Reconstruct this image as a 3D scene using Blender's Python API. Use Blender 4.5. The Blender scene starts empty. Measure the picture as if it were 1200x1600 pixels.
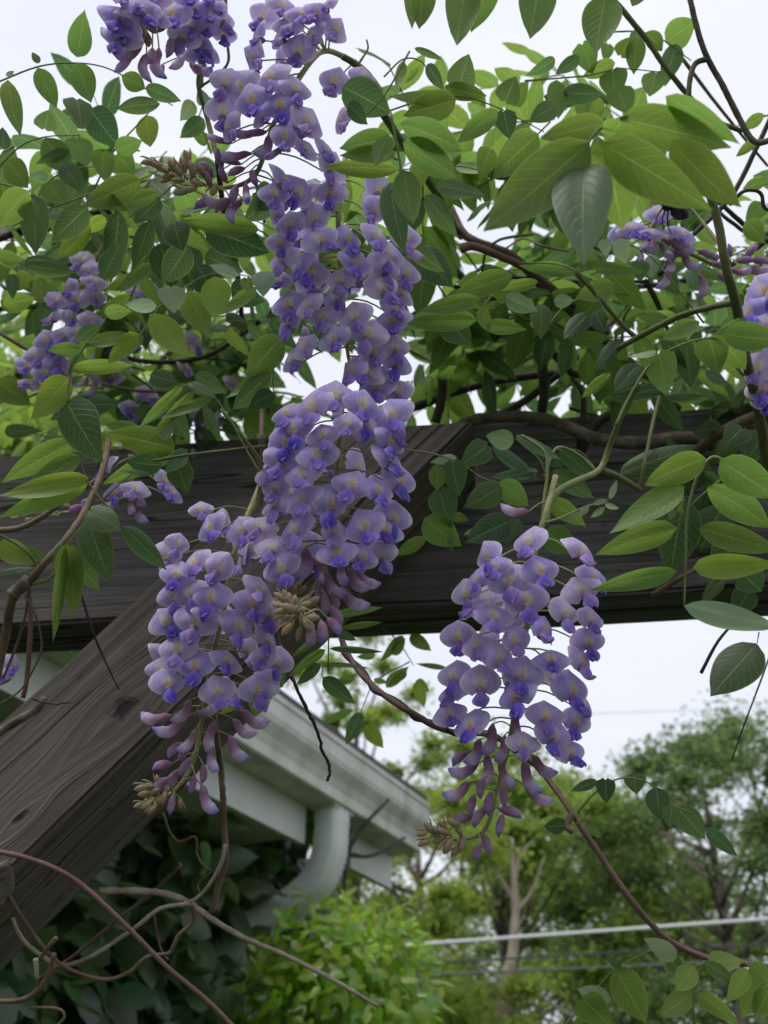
import bpy, bmesh, math, random
import numpy as np
from mathutils import Vector, Matrix, Quaternion
random.seed(7); rng = np.random.default_rng(7)
S = bpy.context.scene
COL = S.collection
R = math.radians

# ------------------------------------------------------------------ camera
FPX, PITCH, CAMZ = 1500.0, R(34), 1.70          # focal length in photo pixels (1200 x 1600)
cam_d = bpy.data.cameras.new('camera'); cam = bpy.data.objects.new('camera', cam_d); COL.objects.link(cam)
cam.location = (0, 0, CAMZ); cam.rotation_euler = (R(90) + PITCH, 0, 0)
cam_d.sensor_fit = 'VERTICAL'; cam_d.sensor_height = 36.0; cam_d.sensor_width = 27.0
cam_d.lens = 36.0 * FPX / 1600.0
cam_d.clip_start = 0.02; cam_d.clip_end = 2000
cam_d.dof.use_dof = True; cam_d.dof.focus_distance = 0.55; cam_d.dof.aperture_fstop = cam_d.lens / 2.9
S.camera = cam
CAM = Vector((0, 0, CAMZ)); CF = Vector((0, math.cos(PITCH), math.sin(PITCH))); CU = Vector((0, -math.sin(PITCH), math.cos(PITCH))); CR = Vector((1, 0, 0))

# ------------------------------------------------------------------ sky and sun (bright overcast)
W = bpy.data.worlds.new('World'); S.world = W; W.use_nodes = True
nt = W.node_tree; nt.nodes.clear()
SUN_EL, SUN_AZ = R(58), R(215)                   # azimuth clockwise from +Y (behind the camera, to the left)
sky = nt.nodes.new('ShaderNodeTexSky'); sky.sky_type = 'NISHITA'; sky.sun_disc = False
sky.sun_elevation = SUN_EL; sky.sun_rotation = SUN_AZ; sky.dust_density = 4.0
sc_ = nt.nodes.new('ShaderNodeVectorMath'); sc_.operation = 'SCALE'; sc_.inputs['Scale'].default_value = 0.12
tc = nt.nodes.new('ShaderNodeTexCoord'); mp = nt.nodes.new('ShaderNodeMapping'); mp.inputs['Scale'].default_value = (1.2, 1.2, 3.5)
nz = nt.nodes.new('ShaderNodeTexNoise'); nz.inputs['Scale'].default_value = 1.6; nz.inputs['Detail'].default_value = 5
cr_ = nt.nodes.new('ShaderNodeValToRGB')
cr_.color_ramp.elements[0].position = 0.30; cr_.color_ramp.elements[0].color = (0.64, 0.67, 0.77, 1)
cr_.color_ramp.elements[1].position = 0.72; cr_.color_ramp.elements[1].color = (0.78, 0.795, 0.86, 1)
mx = nt.nodes.new('ShaderNodeMix'); mx.data_type = 'RGBA'; mx.inputs['Factor'].default_value = 0.93
bg = nt.nodes.new('ShaderNodeBackground'); bg.inputs['Strength'].default_value = 1.0
wo = nt.nodes.new('ShaderNodeOutputWorld')
L_ = nt.links.new
L_(sky.outputs[0], sc_.inputs[0]); L_(tc.outputs['Generated'], mp.inputs[0]); L_(mp.outputs[0], nz.inputs['Vector'])
L_(nz.outputs['Fac'], cr_.inputs[0]); L_(sc_.outputs[0], mx.inputs['A']); L_(cr_.outputs[0], mx.inputs['B'])
L_(mx.outputs['Result'], bg.inputs[0]); L_(bg.outputs[0], wo.inputs[0])
sd = bpy.data.lights.new('sun', 'SUN'); sd.energy = 1.5; sd.angle = R(25); sd.color = (1.0, 0.97, 0.92)
so = bpy.data.objects.new('sun', sd); COL.objects.link(so)
sdir = Vector((math.sin(SUN_AZ) * math.cos(SUN_EL), math.cos(SUN_AZ) * math.cos(SUN_EL), math.sin(SUN_EL)))
so.rotation_euler = sdir.to_track_quat('Z', 'Y').to_euler(); so.location = (0, 0, 30)
S.view_settings.view_transform = 'Standard'; S.view_settings.look = 'None'; S.view_settings.exposure = 0.40
S.view_settings.gamma = 1.0; S.view_settings.use_curve_mapping = False
S.render.engine = 'CYCLES'
S.cycles.use_adaptive_sampling = True; S.cycles.adaptive_threshold = 0.02
S.cycles.max_bounces = 5; S.cycles.diffuse_bounces = 3; S.cycles.transmission_bounces = 4; S.cycles.transparent_max_bounces = 8

# ------------------------------------------------------------------ pixel -> place helpers
def ray(px, py): return CR * ((px - 600) / FPX) + CU * ((800 - py) / FPX) + CF
def P(px, py, d): return CAM + ray(px, py) * d                       # d: depth along the view axis, metres
def hit_z(px, py, z): r = ray(px, py); return CAM + r * ((z - CAMZ) / r.z)
def hit_plane(px, py, o, n): r = ray(px, py); return CAM + r * ((o - CAM).dot(n) / r.dot(n))
def at_dist(px, py, D): r = ray(px, py); return CAM + r * (D / r.y)  # D: distance along the ground
def M(px, d): return px * d / FPX                                    # pixels at a depth -> metres

# ------------------------------------------------------------------ object helpers
def link(name, me, mat=None, parent=None):
    o = bpy.data.objects.new(name, me); COL.objects.link(o)
    if mat is not None and me is not None and not me.materials: me.materials.append(mat)
    if parent is not None: o.parent = parent
    return o
def tag(o, label=None, cat=None, group=None, kind=None):
    if label: o['label'] = label
    if cat: o['category'] = cat
    if group: o['group'] = group
    if kind: o['kind'] = kind
    return o
def empty(name, loc=(0, 0, 0)):
    o = bpy.data.objects.new(name, None); COL.objects.link(o); o.location = loc; o.empty_display_size = 0.1
    return o
def set_smooth(me):
    me.polygons.foreach_set('use_smooth', [True] * len(me.polygons))
def mesh(name, verts, faces, smooth=True):
    me = bpy.data.meshes.new(name); me.from_pydata([tuple(v) for v in verts], [], faces); me.update()
    if smooth: set_smooth(me)
    return me
def spline(pts, k=6):
    """Catmull-Rom through points (any dimension)."""
    p = np.array([tuple(q) for q in pts], float)
    if len(p) < 3: k = max(k, 3)
    q = np.vstack([2 * p[0] - p[1], p, 2 * p[-1] - p[-2]]); out = []
    for i in range(1, len(q) - 2):
        for t in np.linspace(0, 1, k, endpoint=False):
            a, b, c, d = q[i - 1], q[i], q[i + 1], q[i + 2]
            out.append(0.5 * (2 * b + (c - a) * t + (2 * a - 5 * b + 4 * c - d) * t * t + (3 * b - a - 3 * c + d) * t ** 3))
    out.append(p[-1]); return np.array(out)
class MB:
    """Collects tubes and blades into one mesh."""
    def __init__(s): s.v = []; s.f = []; s.c = []
    def tube(s, pts, rads, n=6, col=None, flat=1.0, wob=0.0):
        pts = np.asarray(pts, float); m = len(pts); b0 = len(s.v)
        rads = np.interp(np.linspace(0, 1, m), np.linspace(0, 1, len(rads)), rads)
        T = np.gradient(pts, axis=0); T /= np.linalg.norm(T, axis=1)[:, None] + 1e-12
        ref = np.array([0, 0, 1.0]) if abs(T[0][2]) < 0.9 else np.array([1.0, 0, 0])
        for i in range(m):
            a = np.cross(T[i], ref); la = np.linalg.norm(a)
            a = a / la if la > 1e-6 else np.array([1.0, 0, 0])
            bb = np.cross(T[i], a); ref = -np.cross(T[i], a) if False else ref - T[i] * ref.dot(T[i]); ref /= np.linalg.norm(ref) + 1e-12
            for j in range(n):
                g = 2 * math.pi * j / n; rr = rads[i] * (1 + wob * (random.random() - .5))
                s.v.append(pts[i] + rr * (math.cos(g) * a + flat * math.sin(g) * bb))
                if col is not None: s.c.append(col)
        for i in range(m - 1):
            for j in range(n):
                s.f.append((b0 + i * n + j, b0 + i * n + (j + 1) % n, b0 + (i + 1) * n + (j + 1) % n, b0 + (i + 1) * n + j))
        s.f.append(tuple(b0 + j for j in range(n))[::-1]); s.f.append(tuple(b0 + (m - 1) * n + j for j in range(n)))
        return s
    def build(s, name, mat, parent=None, smooth=True):
        return link(name, mesh(name, s.v, s.f, smooth), mat, parent)

# ------------------------------------------------------------------ materials
def new_mat(name):
    m = bpy.data.materials.new(name); m.use_nodes = True; m.node_tree.nodes.clear()
    return m, m.node_tree
class NT:
    def __init__(s, t): s.t = t
    def n(s, typ, **kw):
        nd = s.t.nodes.new(typ)
        for k, v in kw.items(): setattr(nd, k, v)
        return nd
    def l(s, a, b): s.t.links.new(a, b)
    def val(s, sock, v):
        if hasattr(v, 'is_linked') or isinstance(v, bpy.types.NodeSocket): s.l(v, sock)
        else: sock.default_value = v
    def math(s, op, a, b=0.0, c=None, clamp=False):
        nd = s.n('ShaderNodeMath', operation=op, use_clamp=clamp); s.val(nd.inputs[0], a); s.val(nd.inputs[1], b)
        if c is not None: s.val(nd.inputs[2], c)
        return nd.outputs[0]
    def mix(s, f, a, b, blend='MIX'):
        nd = s.n('ShaderNodeMix', data_type='RGBA', blend_type=blend); s.val(nd.inputs['Factor'], f); s.val(nd.inputs['A'], a); s.val(nd.inputs['B'], b)
        return nd.outputs['Result']
    def noise(s, vec, scale, detail=4, rough=0.5):
        nd = s.n('ShaderNodeTexNoise'); nd.inputs['Scale'].default_value = scale; nd.inputs['Detail'].default_value = detail; nd.inputs['Roughness'].default_value = rough
        if vec is not None: s.l(vec, nd.inputs['Vector'])
        return nd.outputs['Fac']
    def ramp(s, f, stops):
        nd = s.n('ShaderNodeValToRGB'); e = nd.color_ramp.elements
        while len(e) > 1: e.remove(e[-1])
        e[0].position, e[0].color = stops[0][0], (*stops[0][1], 1)
        for p, c in stops[1:]:
            q = e.new(p); q.color = (*c, 1)
        s.l(f, nd.inputs[0]); return nd.outputs[0]
    def smooth(s, x, a, b):
        nd = s.n('ShaderNodeMapRange', interpolation_type='SMOOTHSTEP'); s.val(nd.inputs[0], x)
        nd.inputs[1].default_value = a; nd.inputs[2].default_value = b; return nd.outputs[0]
    def bump(s, h, strength, dist=0.01):
        nd = s.n('ShaderNodeBump'); nd.inputs['Strength'].default_value = strength; nd.inputs['Distance'].default_value = dist
        s.l(h, nd.inputs['Height']); return nd.outputs[0]
    def bsdf(s, col, rough=0.6, spec=0.3, normal=None):
        b = s.n('ShaderNodeBsdfPrincipled'); s.val(b.inputs['Base Color'], col); s.val(b.inputs['Roughness'], rough); s.val(b.inputs['Specular IOR Level'], spec)
        if normal is not None: s.l(normal, b.inputs['Normal'])
        return b.outputs[0]
    def out(s, sh): o = s.n('ShaderNodeOutputMaterial'); s.l(sh, o.inputs[0])
    def trans(s, sh, col, f, normal=None):
        t = s.n('ShaderNodeBsdfTranslucent'); s.val(t.inputs[0], col)
        if normal is not None: s.l(normal, t.inputs['Normal'])
        m = s.n('ShaderNodeMixShader'); m.inputs[0].default_value = f; s.l(sh, m.inputs[1]); s.l(t.outputs[0], m.inputs[2]); return m.outputs[0]

def leaf_material(name, src, veins=True, transl=0.5, rough=0.42, tgain=(2.45, 2.40, 1.9), spec=0.35):
    m, t = new_mat(name); N = NT(t)
    if src == 'object': base = N.n('ShaderNodeObjectInfo').outputs['Color']
    else:
        a = N.n('ShaderNodeAttribute'); a.attribute_name = 'tint'; base = a.outputs['Color']
    uv = N.n('ShaderNodeUVMap'); sep = N.n('ShaderNodeSeparateXYZ'); N.l(uv.outputs[0], sep.inputs[0])
    au = N.math('ABSOLUTE', N.math('MULTIPLY_ADD', sep.outputs[0], 2.0, -1.0)); v = sep.outputs[1]
    geo = N.n('ShaderNodeNewGeometry'); nzv = N.noise(geo.outputs['Position'], 60.0, 3)
    col = N.mix(N.math('MULTIPLY', N.smooth(nzv, 0.35, 0.7), 0.35), base, N.mix(1.0, base, (0.72, 0.80, 0.55, 1), 'MULTIPLY'))
    if veins:
        rib = N.math('SUBTRACT', 1.0, N.smooth(au, 0.015, 0.055))
        ph = N.math('FRACT', N.math('ADD', N.math('MULTIPLY_ADD', v, 9.0, N.math('MULTIPLY', N.math('POWER', au, 1.3), -2.3)), 20.0))
        dv = N.math('ABSOLUTE', N.math('SUBTRACT', ph, 0.5))
        sv = N.math('MULTIPLY', N.math('SUBTRACT', 1.0, N.smooth(dv, 0.02, 0.10)), N.math('SUBTRACT', 1.0, N.smooth(au, 0.80, 0.95)))
        marg = N.smooth(au, 0.90, 0.985)
        pale = N.mix(0.55, base, (0.30, 0.36, 0.16, 1))
        fine = N.noise(geo.outputs['Position'], 450.0, 2)
        vf = N.math('MAXIMUM', N.math('MAXIMUM', N.math('MULTIPLY', rib, 0.75), N.math('MULTIPLY', sv, 0.35)), N.math('MULTIPLY', marg, 0.55))
        col = N.mix(vf, col, pale)
        h = N.math('ADD', N.math('MULTIPLY', N.math('MAXIMUM', rib, N.math('MULTIPLY', sv, 0.8)), -1.0), N.math('MULTIPLY', fine, 0.25))
        nm = N.bump(h, 0.35, 0.0012)
    else: nm = None
    sh = N.bsdf(col, rough, spec, nm)
    tg = N.mix(1.0, col, (*tgain, 1), 'MULTIPLY')
    N.out(N.trans(sh, tg, transl, nm)); return m
LEAF = leaf_material('wisteria_leaf', 'object')
LEAFM = leaf_material('wisteria_foliage', 'attr')
BUSH = leaf_material('shrub_leaf', 'object', rough=0.28, spec=0.6)
BUSHM = leaf_material('shrub_foliage', 'attr', veins=False, rough=0.30, spec=0.6)
TREEL = leaf_material('tree_leaf', 'attr', veins=False, transl=0.45, rough=0.55, spec=0.2)

def petal_material():
    m, t = new_mat('petal'); N = NT(t)
    a = N.n('ShaderNodeAttribute'); a.attribute_name = 'tint'
    oi = N.n('ShaderNodeObjectInfo'); hs = N.n('ShaderNodeHueSaturation'); N.l(a.outputs['Color'], hs.inputs['Color'])
    N.l(N.math('MULTIPLY_ADD', oi.outputs['Random'], 0.035, 0.485), hs.inputs['Hue'])
    N.l(N.math('MULTIPLY_ADD', oi.outputs['Random'], -0.35, 1.15), hs.inputs['Saturation'])
    tcn = N.n('ShaderNodeTexCoord'); mpn = N.n('ShaderNodeMapping'); mpn.inputs['Scale'].default_value = (1, 0.4, 0.22); N.l(tcn.outputs['Object'], mpn.inputs[0])
    st = N.noise(mpn.outputs[0], 700.0, 3); geo = N.n('ShaderNodeNewGeometry')
    bl = N.noise(geo.outputs['Position'], 90.0, 3)
    c = N.mix(N.math('MULTIPLY', N.smooth(st, 0.42, 0.72), 0.45), hs.outputs[0], N.mix(1.0, hs.outputs[0], (0.66, 0.56, 0.84, 1), 'MULTIPLY'))
    c = N.mix(N.math('MULTIPLY', N.smooth(bl, 0.5, 0.75), 0.22), c, (0.70, 0.58, 0.74, 1))
    nm = N.bump(N.math('ADD', st, N.math('MULTIPLY', N.noise(geo.outputs['Position'], 260.0, 3), 1.5)), 0.5, 0.0009)
    sh = N.bsdf(c, 0.55, 0.22, nm); N.out(N.trans(sh, N.mix(1.0, c, (1.12, 1.08, 1.12, 1), 'MULTIPLY'), 0.45, nm)); return m
PETAL = petal_material()

def stalk_material(name, a, b, rough=0.6, scale=60.0, bumpd=0.0006):
    m, t = new_mat(name); N = NT(t); geo = N.n('ShaderNodeNewGeometry')
    f = N.noise(geo.outputs['Position'], scale, 5); f2 = N.noise(geo.outputs['Position'], scale * 9, 3)
    c = N.mix(N.smooth(f, 0.35, 0.65), (*a, 1), (*b, 1))
    c = N.mix(N.math('MULTIPLY', N.smooth(f2, 0.55, 0.7), 0.4), c, (a[0] * 1.7, a[1] * 1.7, a[2] * 1.6, 1))
    h = N.math('ADD', f2, N.math('MULTIPLY', f, 2.0))
    N.out(N.bsdf(c, rough, 0.25, N.bump(h, 0.6, bumpd))); return m
GREEN_STALK = stalk_material('green_stalk', (0.16, 0.20, 0.07), (0.23, 0.25, 0.11))
PED = stalk_material('flower_stalk', (0.22, 0.24, 0.09), (0.36, 0.36, 0.18))
TWIG = stalk_material('brown_twig', (0.10, 0.065, 0.045), (0.17, 0.12, 0.085))
DTWIG = stalk_material('dark_twig', (0.035, 0.028, 0.024), (0.07, 0.055, 0.045))
REDSTEM = stalk_material('red_brown_stem', (0.13, 0.07, 0.065), (0.17, 0.10, 0.085))
BARK = stalk_material('vine_bark', (0.09, 0.075, 0.06), (0.19, 0.165, 0.13), 0.85, 90.0, 0.0012)
PALETWIG = stalk_material('pale_twig', (0.24, 0.20, 0.15), (0.36, 0.32, 0.26), 0.8, 110.0)
OLIVE = stalk_material('olive_stem', (0.085, 0.10, 0.035), (0.13, 0.14, 0.055))

def wood_material(name, dark, light, knots=()):
    m, t = new_mat(name); N = NT(t); tcn = N.n('ShaderNodeTexCoord')
    vec = tcn.outputs['Object']
    kmask = None
    for (kx, kz, kr) in knots:
        sp = N.n('ShaderNodeSeparateXYZ'); N.l(vec, sp.inputs[0])
        dx = N.math('MULTIPLY', N.math('SUBTRACT', sp.outputs[0], kx), 0.62); dz = N.math('SUBTRACT', sp.outputs[2], kz)
        dd = N.math('SQRT', N.math('ADD', N.math('MULTIPLY', dx, dx), N.math('MULTIPLY', dz, dz)))
        g = N.math('SUBTRACT', 1.0, N.smooth(dd, 0.0, kr * 3.5))
        cb = N.n('ShaderNodeCombineXYZ'); N.l(N.math('MULTIPLY', N.math('MULTIPLY', g, N.math('SIGN', dz)), kr * 1.1), cb.inputs[2])
        ad = N.n('ShaderNodeVectorMath', operation='SUBTRACT'); N.l(vec, ad.inputs[0]); N.l(cb.outputs[0], ad.inputs[1]); vec = ad.outputs[0]
        ring = N.math('SINE', N.math('MULTIPLY', dd, 900.0))
        core = N.math('SUBTRACT', 1.0, N.smooth(N.math('ADD', dd, N.math('MULTIPLY', N.noise(tcn.outputs['Object'], 120.0, 3), kr * 0.8)), kr * 0.55, kr * 1.15))
        kmask = core if kmask is None else N.math('MAXIMUM', kmask, core)
    def st(sx, sy, sz):
        mpn = N.n('ShaderNodeMapping'); mpn.inputs['Scale'].default_value = (sx, sy, sz); N.l(vec, mpn.inputs[0]); return mpn.outputs[0]
    g1 = N.noise(st(4.0, 120, 120), 1.0, 6, 0.65); g2 = N.noise(st(9.0, 420, 420), 1.0, 4, 0.6); g3 = N.noise(st(1.6, 22, 22), 1.0, 3)
    pat = N.noise(tcn.outputs['Object'], 14.0, 4); sp_ = N.noise(st(40, 120, 120), 1.0, 2)
    c = N.mix(N.smooth(g1, 0.32, 0.68), (*dark, 1), (*light, 1))
    c = N.mix(N.math('MULTIPLY', N.smooth(g2, 0.48, 0.72), 0.55), c, (dark[0] * 0.55, dark[1] * 0.52, dark[2] * 0.5, 1))
    c = N.mix(N.math('MULTIPLY', N.smooth(g3, 0.5, 0.75), 0.45), c, (light[0] * 1.15, light[1] * 0.98, light[2] * 0.86, 1))
    c = N.mix(N.math('MULTIPLY', N.smooth(pat, 0.55, 0.72), 0.4), c, (0.055, 0.06, 0.045, 1))
    crack = N.math('SUBTRACT', 1.0, N.smooth(N.math('ABSOLUTE', N.math('SUBTRACT', N.noise(st(1.3, 30, 30), 1.0, 2), 0.5)), 0.002, 0.008))
    c = N.mix(N.math('MULTIPLY', crack, 0.8), c, (0.012, 0.010, 0.009, 1))
    c = N.mix(N.math('MULTIPLY', N.smooth(sp_, 0.68, 0.74), 0.7), c, (0.02, 0.017, 0.015, 1))
    if kmask is not None: c = N.mix(N.math('MULTIPLY', kmask, 0.9), c, (0.018, 0.013, 0.011, 1))
    h = N.math('ADD', N.math('ADD', N.math('MULTIPLY', g1, 1.0), N.math('MULTIPLY', g2, 0.8)), N.math('MULTIPLY', crack, -1.5))
    if kmask is not None: h = N.math('ADD', h, N.math('MULTIPLY', kmask, -1.5))
    N.out(N.bsdf(c, 0.82, 0.18, N.bump(h, 0.9, 0.0022))); return m

def paint_material(name, base, dirt, amount=0.5, rough=0.5, streak=True):
    m, t = new_mat(name); N = NT(t); tcn = N.n('ShaderNodeTexCoord')
    mpn = N.n('ShaderNodeMapping'); mpn.inputs['Scale'].default_value = (9, 9, 1.2) if streak else (3, 3, 3); N.l(tcn.outputs['Object'], mpn.inputs[0])
    f = N.noise(mpn.outputs[0], 1.6, 6, 0.6); f2 = N.noise(tcn.outputs['Object'], 2.2, 5, 0.6)
    mk = N.math('MULTIPLY', N.smooth(N.math('MULTIPLY_ADD', f, 0.5, N.math('MULTIPLY', f2, 0.5)), 0.38, 0.66), amount)
    N.out(N.bsdf(N.mix(mk, (*base, 1), (*dirt, 1)), rough, 0.35)); return m
GUTTER = paint_material('gutter_paint', (0.58, 0.59, 0.54), (0.23, 0.27, 0.16), 0.75)
SOFFIT = paint_material('soffit_paint', (0.55, 0.58, 0.55), (0.28, 0.33, 0.26), 0.6, 0.6, False)
SPOUT = paint_material('downspout_paint', (0.62, 0.66, 0.63), (0.33, 0.38, 0.32), 0.6)
SIDING = paint_material('siding_paint', (0.46, 0.50, 0.47), (0.22, 0.26, 0.21), 0.6, 0.6)
SHINGLE = paint_material('shingle', (0.09, 0.085, 0.08), (0.05, 0.055, 0.045), 0.6, 0.9, False)

# ------------------------------------------------------------------ ground
def ground():
    m, t = new_mat('grass_ground'); N = NT(t); geo = N.n('ShaderNodeNewGeometry')
    f = N.noise(geo.outputs['Position'], 0.6, 6, 0.6); f2 = N.noise(geo.outputs['Position'], 25.0, 4)
    c = N.mix(N.smooth(f, 0.35, 0.7), (0.055, 0.085, 0.03, 1), (0.10, 0.10, 0.05, 1)); c = N.mix(N.math('MULTIPLY', f2, 0.5), c, (0.035, 0.05, 0.02, 1))
    N.out(N.bsdf(c, 0.95, 0.1, N.bump(f2, 0.6, 0.05)))
    me = mesh('ground', [(-600, -600, 0), (600, -600, 0), (600, 600, 0), (-600, 600, 0)], [(0, 1, 2, 3)], False)
    tag(link('ground', me, m), kind='structure')
ground()

# ------------------------------------------------------------------ pergola
def board(name, mat, o, ax, up, length, height, thick, parent, bev=0.003, cuts=None, x0=0.0):
    """A board whose local X runs along its length, local Z up the face and local Y into the depth."""
    ax = ax.normalized(); dep = up.cross(ax).normalized(); up = ax.cross(dep).normalized()
    bm = bmesh.new(); n = max(2, int(length / 0.09))
    xs = [x0 + length * i / n for i in range(n + 1)]
    rings = []
    for i, x in enumerate(xs):
        jz = [random.uniform(-.0012, .0012) for _ in range(4)]
        sh = cuts if cuts else (0, 0, 0, 0)               # slanted end: x shift at top edge, start and end
        xt = x + (sh[0] if i == 0 else sh[1] if i == n else 0)
        rings.append([bm.verts.new((x, 0 + jz[0], 0 + jz[1])), bm.verts.new((x, thick, 0 + jz[1])), bm.verts.new((xt, thick, height + jz[2])), bm.verts.new((xt, 0 + jz[3], height + jz[2]))])
    for a, b in zip(rings[:-1], rings[1:]):
        for j in range(4): bm.faces.new((a[j], b[j], b[(j + 1) % 4], a[(j + 1) % 4]))
    bm.faces.new(rings[0]); bm.faces.new(rings[-1][::-1])
    bmesh.ops.recalc_face_normals(bm, faces=bm.faces)
    ed = [e for e in bm.edges if len(e.link_faces) == 2 and e.calc_face_angle(0) > 0.8]
    bmesh.ops.bevel(bm, geom=ed, offset=bev, segments=2, affect='EDGES')
    me = bpy.data.meshes.new(name); bm.to_mesh(me); bm.free()
    ob = link(name, me, mat, parent)
    Mx = Matrix((ax, -up.cross(ax) * -1, up)).transposed(); Mx = Matrix((ax, dep, up)).transposed().to_4x4(); Mx.translation = o
    ob.matrix_world = Mx
    return ob
ZB = 2.105
bl, br = hit_z(0, 978, ZB), hit_z(947, 928, ZB)
BAX = (br - bl).normalized(); UP = Vector((0, 0, 1)); BN = UP.cross(BAX)      # BN points away from the camera
WOOD_BEAM = wood_material('beam_wood', (0.062, 0.060, 0.060), (0.135, 0.130, 0.128))
pergola = empty('pergola', (bl.x, bl.y, 0)); bpy.context.view_layer.update()
tag(pergola, 'weathered grey wooden pergola frame with a diagonal brace under the flowering vine', 'pergola')
PW = pergola.location.copy()
def pboard(name, mat, o, *a, **k): return board(name, mat, o, *a, pergola, **k)
bs = bl - BAX * 0.9
pboard('beam', WOOD_BEAM, bs, BAX, UP, 2.9, 0.200, 0.031)
pboard('beam', WOOD_BEAM, bs + BN * 0.034 + UP * 0.002, BAX, UP, 2.9, 0.198, 0.031)
# diagonal brace: 4x4 nailed on the front of the beam
bf = bl - BN * 0.1065                                # plane of the brace's front face
e0, e1 = hit_plane(0, 1375, bf, BN), hit_plane(244, 1139, bf, BN)
DAX = (e1 - e0).normalized(); DUP = DAX.cross(BN) * -1
DUP = DUP if DUP.z > 0 else -DUP
WOOD_BRACE_K = hit_plane(192, 1108, bf, BN)
dstart = e0 - DAX * 0.28
kx, kz = (WOOD_BRACE_K - dstart).dot(DAX), (WOOD_BRACE_K - dstart).dot(DUP)
k2 = hit_plane(30, 1280, bf, BN); kx2, kz2 = (k2 - dstart).dot(DAX), (k2 - dstart).dot(DUP)
WOOD_BRACE = wood_material('brace_wood', (0.070, 0.060, 0.055), (0.145, 0.126, 0.114), ((kx, kz, 0.013), (kx2, kz2, 0.006)))
BH = (hit_plane(255, 897, bf, BN) - dstart).dot(DUP)
dtop = hit_plane(733, 652, bf, BN); DL = (dtop - dstart).dot(DAX)
pboard('brace', WOOD_BRACE, dstart, DAX, DUP, DL, BH, 0.1055, cuts=(0, -0.085, 0, 0))
# post under the beam, just outside the left edge
pp = hit_plane(-25, 1500, bf, BN); WOOD_POST = wood_material('post_wood', (0.08, 0.07, 0.063), (0.17, 0.15, 0.13))
pboard('post', WOOD_POST, Vector((pp.x - 0.20, pp.y + 0.004, 0.0)), Vector((0, 0, 1)), -BAX, ZB - 0.002, 0.10, 0.10)

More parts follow.
